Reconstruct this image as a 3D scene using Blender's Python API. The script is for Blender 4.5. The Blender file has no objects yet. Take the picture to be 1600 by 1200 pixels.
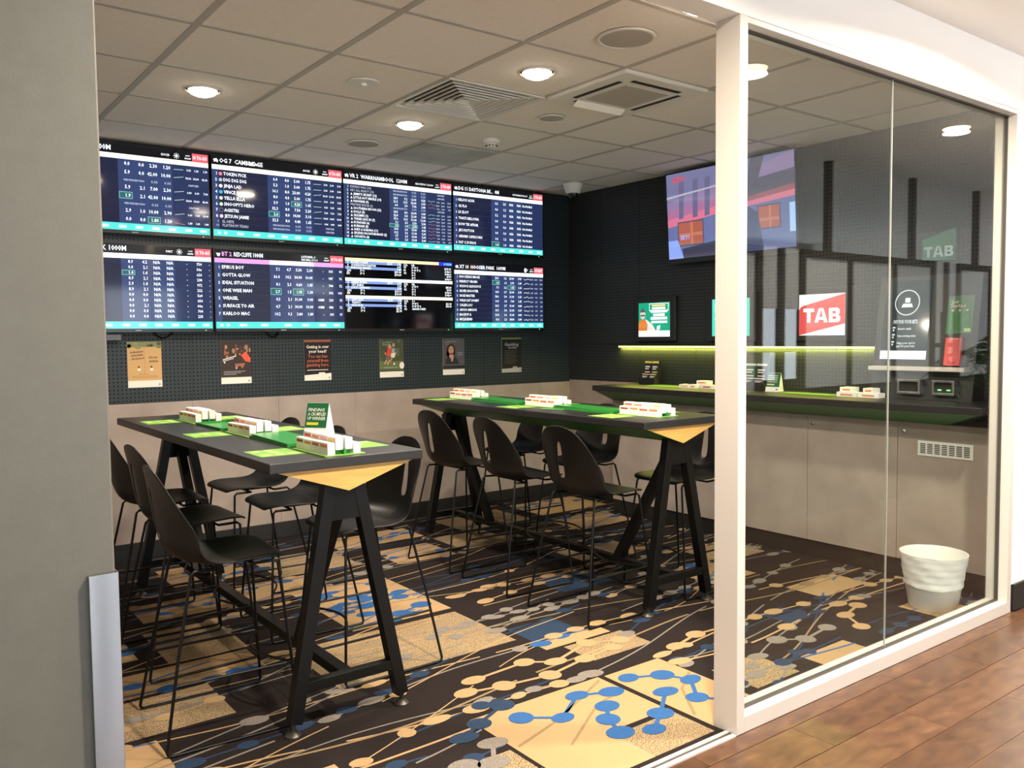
import bpy, bmesh, math, random
from mathutils import Vector, Matrix
random.seed(7)
S = bpy.context.scene
COL = S.collection
PI = math.pi

# ------------------------------------------------------------------ camera
cam_d = bpy.data.cameras.new('camera'); cam = bpy.data.objects.new('camera', cam_d); COL.objects.link(cam)
YAW, PIT, ROL = (math.radians(a) for a in (37.0196, 3.17126, -0.55658))
_f = Vector((math.sin(YAW), math.cos(YAW), 0)); _r = Vector((math.cos(YAW), -math.sin(YAW), 0)); _u = Vector((0, 0, 1))
_f2 = math.cos(PIT)*_f - math.sin(PIT)*_u; _u2 = math.cos(PIT)*_u + math.sin(PIT)*_f
_r3 = math.cos(ROL)*_r + math.sin(ROL)*_u2; _u3 = math.cos(ROL)*_u2 - math.sin(ROL)*_r
m = Matrix((( _r3.x, _u3.x, -_f2.x, 0), (_r3.y, _u3.y, -_f2.y, 0), (_r3.z, _u3.z, -_f2.z, 1.5), (0, 0, 0, 1)))
cam.matrix_world = m
cam_d.sensor_width = 36; cam_d.lens = 1329.457/1600*36; cam_d.clip_start = 0.02
S.camera = cam

# ------------------------------------------------------------------ world, exposure
w = bpy.data.worlds.new('daylight'); S.world = w; w.use_nodes = True
bg = w.node_tree.nodes['Background']; bg.inputs[0].default_value = (0.86, 0.93, 1.0, 1); bg.inputs[1].default_value = 5.4
S.view_settings.view_transform = 'Standard'; S.view_settings.look = 'None'; S.view_settings.gamma = 1
S.view_settings.exposure = 0.0; S.view_settings.use_curve_mapping = False
LAMP_W = 32.0      # each recessed downlight in the room
CORR_W = 145.0      # each recessed downlight in the corridor

# ------------------------------------------------------------------ helpers
class G:
    """collects geometry for one mesh"""
    def __init__(s): s.v = []; s.f = []; s.m = []
    def add(s, vs, fs, mi=0):
        o = len(s.v); s.v += [tuple(v) for v in vs]
        for f in fs: s.f.append([i+o for i in f]); s.m.append(mi)
        return s
    def box(s, a, b, mi=0):
        x0, y0, z0 = a; x1, y1, z1 = b
        vs = [(x0,y0,z0),(x1,y0,z0),(x1,y1,z0),(x0,y1,z0),(x0,y0,z1),(x1,y0,z1),(x1,y1,z1),(x0,y1,z1)]
        return s.add(vs, [(0,3,2,1),(4,5,6,7),(0,1,5,4),(1,2,6,5),(2,3,7,6),(3,0,4,7)], mi)
    def hexa(s, vs, mi=0):
        return s.add(vs, [(0,3,2,1),(4,5,6,7),(0,1,5,4),(1,2,6,5),(2,3,7,6),(3,0,4,7)], mi)
    def poly(s, vs, mi=0): return s.add(vs, [tuple(range(len(vs)))], mi)
    def bar(s, p, q, wx, wy, mi=0, up=(0,1,0)):
        """square bar from p to q"""
        p = Vector(p); q = Vector(q); d = (q-p).normalized(); a = d.cross(Vector(up)).normalized(); b = d.cross(a).normalized()
        vs = [c + a*i*wx/2 + b*j*wy/2 for c in (p, q) for i, j in ((-1,-1),(1,-1),(1,1),(-1,1))]
        return s.hexa(vs, mi)
    def tube(s, pts, r, n=8, mi=0, cap=True):
        pts = [Vector(p) for p in pts]; rings = []
        t0 = (pts[1]-pts[0]).normalized(); ref = Vector((0,0,1)) if abs(t0.z) < .9 else Vector((1,0,0))
        a = t0.cross(ref).normalized()
        for i, p in enumerate(pts):
            t = (pts[min(i+1, len(pts)-1)]-pts[max(i-1, 0)]).normalized()
            a = (a - t*a.dot(t)).normalized(); b = t.cross(a)
            rings.append([p + r*(a*math.cos(2*PI*k/n)+b*math.sin(2*PI*k/n)) for k in range(n)])
        vs = [v for ring in rings for v in ring]; fs = []
        for i in range(len(rings)-1):
            for k in range(n): fs.append((i*n+k, i*n+(k+1)%n, (i+1)*n+(k+1)%n, (i+1)*n+k))
        if cap: fs.append(tuple(range(n-1,-1,-1))); fs.append(tuple((len(rings)-1)*n+k for k in range(n)))
        return s.add(vs, fs, mi)
    def lathe(s, prof, c=(0,0,0), n=24, mi=0, axis='z', capb=True, capt=True):
        vs = []; fs = []
        for r, h in prof:
            for k in range(n):
                x, y = r*math.cos(2*PI*k/n), r*math.sin(2*PI*k/n)
                p = {'z': (x, y, h), 'x': (h, x, y), 'y': (y, h, x)}[axis]
                vs.append((c[0]+p[0], c[1]+p[1], c[2]+p[2]))
        for i in range(len(prof)-1):
            for k in range(n): fs.append((i*n+k, i*n+(k+1)%n, (i+1)*n+(k+1)%n, (i+1)*n+k))
        if capb: fs.append(tuple(range(n-1,-1,-1)))
        if capt: fs.append(tuple((len(prof)-1)*n+k for k in range(n)))
        return s.add(vs, fs, mi)
    def disc(s, c, rx, ry, n=20, mi=0, rot=0, ax='z'):
        vs = []
        for k in range(n):
            x, y = rx*math.cos(2*PI*k/n), ry*math.sin(2*PI*k/n)
            x, y = x*math.cos(rot)-y*math.sin(rot), x*math.sin(rot)+y*math.cos(rot)
            vs.append({'z': (c[0]+x, c[1]+y, c[2]), 'y': (c[0]+x, c[1], c[2]+y), 'x': (c[0], c[1]+x, c[2]+y)}[ax])
        return s.poly(vs, mi)

def mesh_of(name, g, mats, smooth=False):
    me = bpy.data.meshes.new(name); me.from_pydata(g.v, [], g.f)
    for mt in (mats if isinstance(mats, (list, tuple)) else [mats]): me.materials.append(mt)
    for p, mi in zip(me.polygons, g.m): p.material_index = mi
    if smooth:
        me.shade_smooth(); me.set_sharp_from_angle(angle=math.radians(40))
    me.update(); return me
def obj(name, g, mats, parent=None, smooth=False, bevel=0, kind=None, label=None):
    """one mesh object built in world (or in its thing's local) coordinates"""
    o = bpy.data.objects.new(name, mesh_of(name, g, mats, smooth)); COL.objects.link(o)
    if bevel:
        b = o.modifiers.new('bevel', 'BEVEL'); b.width = bevel; b.segments = 2; b.limit_method = 'ANGLE'; b.angle_limit = math.radians(40)
    if parent is not None: attach(o, parent)
    if kind: o['kind'] = kind
    if label: o['label'] = label
    return o
def root_loc(p):
    l = Vector(p.location)
    return l + root_loc(p.parent) if p.parent else l
def attach(o, parent):
    o.parent = parent
    if not parent.get('_local'): o.matrix_parent_inverse = Matrix.Translation(-root_loc(parent)) if parent.get('_thing') else Matrix.Identity(4)
def thing(name, label, cat, loc=(0,0,0), group=None, local=False):
    e = bpy.data.objects.new(name, None); COL.objects.link(e); e.location = loc; e.empty_display_size = .1
    e['label'] = label; e['category'] = cat; e['_thing'] = 1
    if local: e['_local'] = 1
    if group: e['group'] = group
    return e
def tag(o, label, cat, group=None):
    o['label'] = label; o['category'] = cat
    if group: o['group'] = group
    return o
def dup(root, loc, rotz, label, group=None):
    r = root.copy(); COL.objects.link(r); r.location = loc; r.rotation_euler = (0, 0, rotz); r['label'] = label
    if group: r['group'] = group
    for ch in list(root.children):
        c = ch.copy(); COL.objects.link(c); c.parent = r
        for gch in list(ch.children):
            d = gch.copy(); COL.objects.link(d); d.parent = c
    return r

# ------------------------------------------------------------------ materials
def mat(name, col, rough=.5, metal=0.0, spec=.5, emit=None, es=0.0, coat=0.0):
    mt = bpy.data.materials.new(name); mt.use_nodes = True; b = mt.node_tree.nodes['Principled BSDF']
    b.inputs['Base Color'].default_value = (*col, 1); b.inputs['Roughness'].default_value = rough; b.inputs['Metallic'].default_value = metal
    b.inputs['Specular IOR Level'].default_value = spec; b.inputs['Coat Weight'].default_value = coat
    if emit: b.inputs['Emission Color'].default_value = (*emit, 1); b.inputs['Emission Strength'].default_value = es
    return mt
def nd(mt, typ, **kw):
    n = mt.node_tree.nodes.new(typ)
    for k, v in kw.items(): setattr(n, k, v)
    return n
def ln(mt, a, b): mt.node_tree.links.new(a, b)
def noisy(name, c1, c2, scale=8, rough=.5, detail=6, metal=0.0, bump=0.0, bscale=None, stretch=(1,1,1), spec=.5, lo=.3, hi=.7):
    """principled with a two-colour noise and optional bump"""
    mt = mat(name, c1, rough, metal, spec); b = mt.node_tree.nodes['Principled BSDF']
    tc = nd(mt, 'ShaderNodeTexCoord'); mp = nd(mt, 'ShaderNodeMapping'); mp.inputs['Scale'].default_value = stretch
    no = nd(mt, 'ShaderNodeTexNoise'); no.inputs['Scale'].default_value = scale; no.inputs['Detail'].default_value = detail
    cr = nd(mt, 'ShaderNodeValToRGB'); cr.color_ramp.elements[0].position = lo; cr.color_ramp.elements[1].position = hi
    cr.color_ramp.elements[0].color = (*c1, 1); cr.color_ramp.elements[1].color = (*c2, 1)
    ln(mt, tc.outputs['Object'], mp.inputs[0]); ln(mt, mp.outputs[0], no.inputs['Vector']); ln(mt, no.outputs[0], cr.inputs[0]); ln(mt, cr.outputs[0], b.inputs['Base Color'])
    if bump:
        n2 = nd(mt, 'ShaderNodeTexNoise'); n2.inputs['Scale'].default_value = bscale or scale*6; n2.inputs['Detail'].default_value = 3
        bp = nd(mt, 'ShaderNodeBump'); bp.inputs['Strength'].default_value = bump; bp.inputs['Distance'].default_value = .004
        ln(mt, mp.outputs[0], n2.inputs['Vector']); ln(mt, n2.outputs[0], bp.inputs['Height']); ln(mt, bp.outputs[0], b.inputs['Normal'])
    return mt
def pegboard(name, axis, col, hole):
    mt = mat(name, col, .45, 0, .35); b = mt.node_tree.nodes['Principled BSDF']
    tc = nd(mt, 'ShaderNodeTexCoord'); sx = nd(mt, 'ShaderNodeSeparateXYZ'); ln(mt, tc.outputs['Object'], sx.inputs[0])
    def cell(out):
        d = nd(mt, 'ShaderNodeMath', operation='DIVIDE'); d.inputs[1].default_value = .02625; ln(mt, out, d.inputs[0])
        f = nd(mt, 'ShaderNodeMath', operation='FRACT'); ln(mt, d.outputs[0], f.inputs[0])
        q = nd(mt, 'ShaderNodeMath', operation='SUBTRACT'); q.inputs[1].default_value = .5; ln(mt, f.outputs[0], q.inputs[0])
        p = nd(mt, 'ShaderNodeMath', operation='MULTIPLY'); ln(mt, q.outputs[0], p.inputs[0]); ln(mt, q.outputs[0], p.inputs[1]); return p
    a = cell(sx.outputs[axis]); c = cell(sx.outputs[2])
    s = nd(mt, 'ShaderNodeMath', operation='ADD'); ln(mt, a.outputs[0], s.inputs[0]); ln(mt, c.outputs[0], s.inputs[1])
    l = nd(mt, 'ShaderNodeMath', operation='LESS_THAN'); l.inputs[1].default_value = .19**2; ln(mt, s.outputs[0], l.inputs[0])
    mx = nd(mt, 'ShaderNodeMix', data_type='RGBA'); ln(mt, l.outputs[0], mx.inputs[0]); mx.inputs[6].default_value = (*col, 1); mx.inputs[7].default_value = (*hole, 1)
    ln(mt, mx.outputs[2], b.inputs['Base Color'])
    r = nd(mt, 'ShaderNodeMath', operation='MULTIPLY_ADD'); r.inputs[1].default_value = .5; r.inputs[2].default_value = .45; ln(mt, l.outputs[0], r.inputs[0]); ln(mt, r.outputs[0], b.inputs['Roughness'])
    return mt
def wood_floor(name):
    mt = mat(name, (.2,.09,.045), .3); b = mt.node_tree.nodes['Principled BSDF']
    tc = nd(mt, 'ShaderNodeTexCoord'); oi = nd(mt, 'ShaderNodeObjectInfo'); ad = nd(mt, 'ShaderNodeVectorMath', operation='ADD')
    sc = nd(mt, 'ShaderNodeVectorMath', operation='SCALE'); sc.inputs['Scale'].default_value = 37.0
    cx = nd(mt, 'ShaderNodeCombineXYZ'); ln(mt, oi.outputs['Random'], cx.inputs[0]); ln(mt, oi.outputs['Random'], cx.inputs[1])
    ln(mt, cx.outputs[0], sc.inputs[0]); ln(mt, tc.outputs['Object'], ad.inputs[0]); ln(mt, sc.outputs[0], ad.inputs[1])
    mp = nd(mt, 'ShaderNodeMapping'); mp.inputs['Scale'].default_value = (1.0, 2.4, 1); ln(mt, ad.outputs[0], mp.inputs[0])
    n1 = nd(mt, 'ShaderNodeTexNoise'); n1.inputs['Scale'].default_value = 9; n1.inputs['Detail'].default_value = 9; n1.inputs['Distortion'].default_value = .5
    ln(mt, mp.outputs[0], n1.inputs['Vector'])
    cr = nd(mt, 'ShaderNodeValToRGB'); e = cr.color_ramp.elements
    e[0].position = .25; e[0].color = (.044,.021,.012,1); e[1].position = .85; e[1].color = (.150,.078,.034,1)
    k = e.new(.45); k.color = (.070,.033,.018,1); k = e.new(.62); k.color = (.092,.045,.022,1)
    ln(mt, n1.outputs[0], cr.inputs[0]); 
    hs = nd(mt, 'ShaderNodeHueSaturation'); ln(mt, cr.outputs[0], hs.inputs['Color'])
    mr = nd(mt, 'ShaderNodeMapRange'); mr.inputs[3].default_value = .8; mr.inputs[4].default_value = 1.2; ln(mt, oi.outputs['Random'], mr.inputs[0]); ln(mt, mr.outputs[0], hs.inputs['Value'])
    ln(mt, hs.outputs[0], b.inputs['Base Color']); return mt
def glass(name):
    mt = bpy.data.materials.new(name); mt.use_nodes = True; t = mt.node_tree; t.nodes.remove(t.nodes['Principled BSDF']); out = t.nodes['Material Output']
    tr = nd(mt, 'ShaderNodeBsdfTransparent'); tr.inputs[0].default_value = (.93,.955,.94,1)
    gl = nd(mt, 'ShaderNodeBsdfGlossy'); gl.inputs['Roughness'].default_value = 0.0
    lw = nd(mt, 'ShaderNodeLayerWeight'); lw.inputs[0].default_value = .5
    pw = nd(mt, 'ShaderNodeMath', operation='POWER'); pw.inputs[1].default_value = 5; ln(mt, lw.outputs['Facing'], pw.inputs[0])
    ma = nd(mt, 'ShaderNodeMath', operation='MULTIPLY_ADD'); ma.inputs[1].default_value = .95; ma.inputs[2].default_value = .045; ln(mt, pw.outputs[0], ma.inputs[0])
    mx = nd(mt, 'ShaderNodeMixShader'); ln(mt, ma.outputs[0], mx.inputs[0]); ln(mt, tr.outputs[0], mx.inputs[1]); ln(mt, gl.outputs[0], mx.inputs[2]); ln(mt, mx.outputs[0], out.inputs[0])
    return mt
def blind(name, col):
    mt = bpy.data.materials.new(name); mt.use_nodes = True; t = mt.node_tree; t.nodes.remove(t.nodes['Principled BSDF']); out = t.nodes['Material Output']
    d = nd(mt, 'ShaderNodeBsdfDiffuse'); d.inputs[0].default_value = (*col, 1); tl = nd(mt, 'ShaderNodeBsdfTranslucent'); tl.inputs[0].default_value = (*col, 1)
    mx = nd(mt, 'ShaderNodeMixShader'); mx.inputs[0].default_value = .5; ln(mt, d.outputs[0], mx.inputs[1]); ln(mt, tl.outputs[0], mx.inputs[2]); ln(mt, mx.outputs[0], out.inputs[0])
    return mt
def glow(name, col, s=1.0):
    mt = mat(name, (0,0,0), .07, 0, .5, col, s); return mt
GL = {}
def gcol(col, s=1.0):
    k = (tuple(round(c, 3) for c in col), s)
    if k not in GL: GL[k] = glow('screen_colour', col, s)
    return GL[k]
PR = {}
def ink(col):
    k = tuple(round(c, 3) for c in col)
    if k not in PR: PR[k] = mat('printed_ink', col, .5, 0, .3)
    return PR[k]
def lin(r, g, b): return tuple(((c/255)/12.92 if c/255 <= .04045 else ((c/255+.055)/1.055)**2.4) for c in (r, g, b))

M = dict(
    tile=noisy('ceiling_tile_white', (.80,.745,.72), (.85,.79,.765), 60, .9, bump=.15, bscale=300),
    grid=mat('ceiling_grid_grey', (.46,.43,.41), .6),  # grid bars set greyer than the tiles
    white=mat('white_paint', (.90,.87,.83), .6), offwhite=mat('off_white_plastic', (.74,.73,.70), .45),
    jamb=noisy('grey_green_wall_paint', (.112,.108,.089), (.122,.118,.098), 30, .55, bump=.05),
    lam=noisy('beige_laminate', (.31,.255,.222), (.385,.322,.282), 5, .45, bump=.03, bscale=120),
    black=mat('black_vinyl', (.012,.012,.012), .5),
    peg=pegboard('charcoal_pegboard', 0, (.021,.031,.036), (.0015,.002,.003)), pegr=pegboard('charcoal_pegboard_side', 1, (.024,.028,.030), (.002,.002,.003)),
    backing=mat('black_backing', (.006,.006,.007), .7),
    alu=mat('anodised_aluminium', (.66,.62,.575), .42, .25), alud=mat('dark_gasket_and_groove', (.05,.045,.04), .5), steel=noisy('brushed_stainless_painted_sheen', (.36,.38,.40), (.60,.63,.67), 2.0, .26, 0, .95, stretch=(9,9,1.2)),  # pale streaks in the steel are reflections painted in as colour noise
    footm=mat('dark_metal_foot', (.10,.09,.08), .35, .8), chrome=mat('chrome', (.8,.8,.8), .12, 1), glass=glass('clear_glass'),
    shell=mat('black_polypropylene', (.0042,.0036,.0033), .42, 0, .36), rod=mat('black_powdercoat', (.003,.003,.003), .4, 0, .22),
    ttop=noisy('black_laminate_top', (.010,.0095,.010), (.015,.0145,.015), 40, .42, bump=.03, bscale=300), tedge=mat('black_table_edge', (.030,.034,.036), .4),
    timber=noisy('golden_plywood', (.52,.285,.07), (.60,.35,.10), 9, .5, stretch=(1,1,8)), green=mat('dark_green_laminate', (.028,.17,.035), .4),
    acry=mat('bright_green_acrylic', (.03,.24,.04), .3), lime=mat('lime_green_paper', (.17,.40,.045), .5), limepale=mat('pale_lime_print', (.42,.60,.16), .5),
    paper=mat('white_paper', (.84,.82,.77), .6), red=ink((.62,.10,.05)), orange=ink((.72,.24,.08)), dred=ink((.30,.05,.04)), pink=ink((.80,.42,.40)), yellow=ink((.80,.58,.15)),
    bez=mat('black_gloss_bezel', (.01,.01,.011), .22), house=mat('black_plastic_housing', (.012,.012,.013), .5),
    wood=wood_floor('brown_vinyl_plank'), grout=mat('plank_joint', (.33,.17,.09), .5),
    cdark=noisy('carpet_dark', (.013,.0095,.009), (.025,.019,.018), 260, .95, 2, bump=.5, bscale=500, spec=.1),
    ccream=noisy('carpet_cream', (.35,.228,.115), (.42,.28,.148), 240, .95, 2, bump=.5, bscale=500, spec=.1),
    cspeck=noisy('carpet_speckle', (.13,.085,.045), (.42,.31,.18), 230, .95, 1, bump=.5, bscale=500, spec=.1, lo=.42, hi=.58),
    cgrey=noisy('carpet_grey', (.15,.13,.115), (.25,.22,.19), 250, .95, 1, bump=.5, bscale=500, spec=.1),
    cblue=noisy('carpet_blue', (.025,.085,.24), (.04,.12,.30), 240, .95, 2, bump=.5, bscale=500, spec=.1),
    cdblue=noisy('carpet_dark_blue', (.018,.034,.066), (.028,.05,.095), 240, .95, 2, bump=.5, bscale=500, spec=.1),
    ctan=noisy('carpet_tan', (.20,.14,.075), (.30,.21,.115), 240, .95, 2, bump=.5, bscale=500, spec=.1),
    lampglow=mat('lamp_diffuser', (1,1,1), .5, emit=(1,.84,.62), es=14.0), bin=mat('white_bin_plastic', (.80,.80,.77), .4), liner=mat('thin_plastic_liner', (.82,.83,.82), .3, 0, .6),
    bronze=mat('bronze_window_frame', (.055,.042,.032), .4, .3), blind=blind('grey_roller_blind', (.80,.82,.84)), leaf=mat('palm_leaf', (.03,.07,.02), .4), pot=mat('dark_pot', (.04,.035,.03), .5),
    vgrey=mat('stained_grey_metal', (.42,.42,.41), .6), dark=mat('dark_slot', (.01,.009,.008), .7), spk=mat('speaker_mesh', (.42,.39,.36), .8),
)

# ------------------------------------------------------------------ text
_tc = bpy.data.curves.new('txt', 'FONT'); _to = bpy.data.objects.new('txt', _tc); COL.objects.link(_to); _tc.resolution_u = 1
TX = {}
def glyphs(txt, bold):
    k = (txt, bold)
    if k not in TX:
        _tc.body = txt; _tc.size = 1; _tc.offset = bold
        me = bpy.data.meshes.new_from_object(_to)
        vs = [(v.co.x, v.co.y) for v in me.vertices]; fs = [tuple(p.vertices) for p in me.polygons]
        bpy.data.meshes.remove(me); x0 = min(v[0] for v in vs); x1 = max(v[0] for v in vs)
        TX[k] = ([(x-x0, y) for x, y in vs], fs, x1-x0)
    return TX[k]
def block_tab(s, u, v, w, h, mt, l=5):
    """heavy block capitals T A B in a box of width w and height h whose top left is (u, v)"""
    a = w*.30; st = w*.095; bt = h*.25
    s.rect(u, v, u+a, v+bt, mt, l); s.rect(u+a/2-st/2, v+bt, u+a/2+st/2, v+h, mt, l)
    x = u+w*.31; b = w*.36
    s.quad([(x,v+h),(x+b*.33,v),(x+b*.52,v),(x+b*.27,v+h)], mt, l); s.quad([(x+b*.48,v),(x+b*.67,v),(x+b,v+h),(x+b*.73,v+h)], mt, l); s.rect(x+b*.3, v+h*.62, x+b*.7, v+h*.82, mt, l)
    x = u+w*.70; b = w*.30; s.rect(x, v, x+st, v+h, mt, l)
    for t0, t1, c in ((0,.22,.78),(.40,.60,.82),(.78,1,.84)): s.rect(x+st, v+h*t0, x+b*c, v+h*t1, mt, l)
    s.quad([(x+b*.62,v+h*.20),(x+b*.78,v),(x+b*.96,v+h*.12),(x+b*.96,v+h*.38),(x+b*.80,v+h*.50),(x+b*.62,v+h*.42)], mt, l+.2); s.quad([(x+b*.66,v+h*.58),(x+b*.82,v+h*.46),(x+b,v+h*.60),(x+b,v+h*.88),(x+b*.84,v+h),(x+b*.66,v+h*.80)], mt, l+.2)
def scrawl(s, u, v, w, h, mt, slope=0.0, l=4):
    """a line of writing too small to read: short uneven strokes"""
    x = u
    while x < u+w-1:
        k = rnd(1.5, 4.5); y = v-(x-u)*slope; s.quad([(x,y),(x+h*.25,y-h*rnd(.6,1)),(x+h*.25+k*.5,y-h*rnd(.5,.9)),(x+k*.6,y)], mt, l); x += k
class Sheet:
    """flat print in (u right, v down) units on a plane; layered by tiny offsets along the normal"""
    def __init__(s, origin, ux, vy, nrm): s.o = Vector(origin); s.ux = Vector(ux); s.vy = Vector(vy); s.n = Vector(nrm); s.g = G(); s.mats = []; s.lift = .0004; s.tscale = 1.0; s.tsq = 1.0; s.bold = .018
    def mi(s, mt):
        if mt not in s.mats: s.mats.append(mt)
        return s.mats.index(mt)
    def P(s, u, v, l): return s.o + s.ux*u + s.vy*v + s.n*(s.lift*l)
    def rect(s, u0, v0, u1, v1, mt, l=1): s.g.poly([s.P(u0,v1,l), s.P(u1,v1,l), s.P(u1,v0,l), s.P(u0,v0,l)], s.mi(mt))
    def quad(s, pts, mt, l=1): s.g.poly([s.P(u,v,l) for u, v in pts], s.mi(mt))
    def ell(s, u, v, ru, rv, mt, l=2, n=14, rot=0):
        pts = []
        for k in range(n):
            x, y = ru*math.cos(2*PI*k/n), rv*math.sin(2*PI*k/n); pts.append((u+x*math.cos(rot)-y*math.sin(rot), v-(x*math.sin(rot)+y*math.cos(rot))))
        s.quad(pts, mt, l)
    def line(s, pts, wd, mt, l=2):
        for (a, b), (c, d) in zip(pts, pts[1:]):
            L = math.hypot(c-a, d-b); nx, ny = -(d-b)/L*wd/2, (c-a)/L*wd/2
            s.quad([(a+nx,b+ny),(c+nx,d+ny),(c-nx,d-ny),(a-nx,b-ny)], mt, l)
    def frame(s, u0, v0, u1, v1, t, mt, l=3):
        s.rect(u0,v0,u1,v0+t,mt,l); s.rect(u0,v1-t,u1,v1,mt,l); s.rect(u0,v0+t,u0+t,v1-t,mt,l); s.rect(u1-t,v0+t,u1,v1-t,mt,l)
    def text(s, u, v, size, txt, mt, al='l', l=4, bold=True, squeeze=1.0, maxw=None, slant=0.0):
        size *= s.tscale; vs, fs, wd = glyphs(txt, s.bold if bold else 0); q = squeeze*s.tsq
        if maxw and wd*size*q > maxw: q = maxw/(wd*size)
        off = {'l': 0, 'r': -wd*size*q, 'c': -wd*size*q/2}[al]; mi = s.mi(mt)
        s.g.add([s.P(u+off+(x+slant*y)*size*q, v-y*size, l) for x, y in vs], fs, mi)
    def done(s, name, parent): return obj(name, s.g, s.mats, parent)

# ------------------------------------------------------------------ room constants
YB, XR, ZC = 6.159, 5.335, 2.82      # back wall, right wall, ceiling
XL = 0.20                             # left wall of the room
YF = 1.98                             # corridor face of the glazed front
ZH = 2.645                            # underside of the opening head
ZK = 2.92                             # corridor ceiling

# ------------------------------------------------------------------ structure
floor = obj('floor', G().box((XL, YF+.05, -.05), (XR, YB, 0)), M['cdark'], kind='structure')
wall_back = obj('wall_back', G().box((XL-.1, YB, 0), (XR+.1, YB+.1, ZC+.1)), M['backing'], kind='structure')
wall_right = obj('wall_right', G().box((XR, YF+.11, 0), (XR+.1, YB, ZC+.1)), M['backing'], kind='structure')
wall_left = obj('wall_left', G().box((XL-.1, YF+.12, 0), (XL, YB, ZC+.1)), M['lam'], kind='structure')
ceiling = obj('ceiling', G().box((XL, YF+.12, ZC+.03), (XR, YB, ZC+.1)), M['grid'], kind='structure')
# wainscot panels and pegboard panels, one by one, on the back wall
seams = [XL] + [1.808-.63+.63*k for k in range(7)]; seams = [x for x in seams if x < XR] + [XR]
for a, b in zip(seams, seams[1:]):
    o = obj('laminate_panel', G().box((a+.0008, YB-.012, .12), (b-.0008, YB, 1.072)), M['lam']); attach(o, wall_back)
    for z0, z1 in ((1.075, 1.95), (1.953, ZC)):
        g = G().box((.001, -.012, 0), (b-a-.001, 0, z1-z0)); o = obj('pegboard_panel', g, M['peg']); o.location = (a, YB, z0); attach(o, wall_back)
for a, b in ((5.22, 5.69), (5.69, YB-.012)):
    o = obj('laminate_panel', G().box((XR-.012, a+.0008, .12), (XR, b-.0008, 1.09)), M['lam']); attach(o, wall_right)
ys = [YF+.11, 2.70, 3.33, 3.96, 4.59, 5.22, 5.69, YB-.012]
for a, b in zip(ys, ys[1:]):
    for z0, z1 in ((1.09, 1.425), (1.428, ZC)):
        g = G().box((-.012, .001, 0), (0, b-a-.001, z1-z0)); o = obj('pegboard_panel', g, M['pegr']); o.location = (XR, a, z0); attach(o, wall_right)
obj('baseboard_back', G().box((XL, YB-.02, 0), (XR, YB-.001, .12)), M['black'], kind='structure', bevel=.003)
obj('baseboard_right', G().box((XR-.02, 5.225, 0), (XR-.001, YB-.021, .12)), M['black'], kind='structure', bevel=.003)

# ceiling tiles and grid bars
PX, PY, X0, Y0 = .629, .628, 1.152-.629*1, 3.07-.628*1
gx = [XL] + [X0+PX*k for k in range(9) if XL+.05 < X0+PX*k < XR-.05] + [XR]
gy = [YF+.12] + [Y0+PY*k for k in range(8) if YF+.3 < Y0+PY*k < YB-.05] + [YB]
SKIP = {(2.41, 3.70), (3.04, 3.07)}    # air diffuser and cassette fill these bays
for i in range(len(gx)-1):
    for j in range(len(gy)-1):
        if any(abs(gx[i]-a) < .1 and abs(gy[j]-b) < .1 for a, b in SKIP): continue
        o = obj('ceiling_tile', G().box((gx[i]+.011, gy[j]+.011, ZC+.004), (gx[i+1]-.011, gy[j+1]-.011, ZC+.02)), M['tile']); attach(o, ceiling)
for x in gx[1:-1]:
    o = obj('grid_bar', G().box((x-.015, gy[0], ZC), (x+.015, gy[-1], ZC+.03)), M['grid']); attach(o, ceiling)
for y in gy[1:-1]:
    for i in range(len(gx)-1):
        o = obj('grid_bar', G().box((gx[i]+.015, y-.012, ZC), (gx[i+1]-.015, y+.012, ZC+.03)), M['grid']); attach(o, ceiling)

# corridor: front wall with opening, bulkhead, ceiling, side walls
wall_front = obj('wall_front', G().box((-2.6, YF, 0), (.407, YF+.12, ZK)), M['jamb'], kind='structure', bevel=.004)
obj('wall_bulkhead', G().box((.407, YF, ZH), (4.825, YF+.11, ZK)), M['white'], kind='structure')
wall_corr = obj('wall_corridor', G().box((4.826, YF, .15), (12, YF+.1, ZK)).box((4.826, YF+.02, 0), (12, YF+.1, .15)), M['white'], kind='structure')
obj('baseboard_corridor', G().box((4.84, YF-.012, .006), (12, YF+.019, .15)), M['black'], kind='structure', bevel=.003)
obj('ceiling_corridor', G().box((-2.6, -4, ZK), (12, YF, ZK+.1)), M['white'], kind='structure')
obj('wall_west', G().box((-2.7, -4, 0), (-2.6, YF+.12, ZK)), M['white'], kind='structure')
obj('wall_south', G().box((-2.6, -4.1, 0), (5.2, -4, .35)).box((-2.6, -4.1, 2.5), (5.2, -4, ZK)).box((-2.6, -4.1, .35), (-2.0, -4, 2.5)).box((4.6, -4.1, .35), (5.2, -4, 2.5)).box((5.2, -4.1, 0), (12, -4, .3)).box((5.2, -4.1, 2.6), (12, -4, ZK)), M['white'], kind='structure')
win_s = obj('window_8', G().box((-2.0, -4.08, .35), (4.6, -4.02, .42)).box((-2.0, -4.08, 2.43), (4.6, -4.02, 2.5)), M['bronze'], kind='structure')
for x in (-2.0, -.7, .6, 1.9, 3.2, 4.53): attach(obj('window_mullion', G().box((x, -4.08, .42), (x+.07, -4.02, 2.43)), M['bronze']), win_s)
obj('wall_return', G().box((5.1, -4, 0), (5.2, -.06, ZK)), M['white'], kind='structure')
obj('wall_east', G().box((12, -4.1, 0), (12.1, YF+.1, ZK)), M['white'], kind='structure')
floor_c = obj('floor_corridor', G().box((-2.6, -4, -.05), (12, YF+.05, -.004)), M['grout'], kind='structure')
py = YF-.002-.08; row = 0
g = G()
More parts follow.
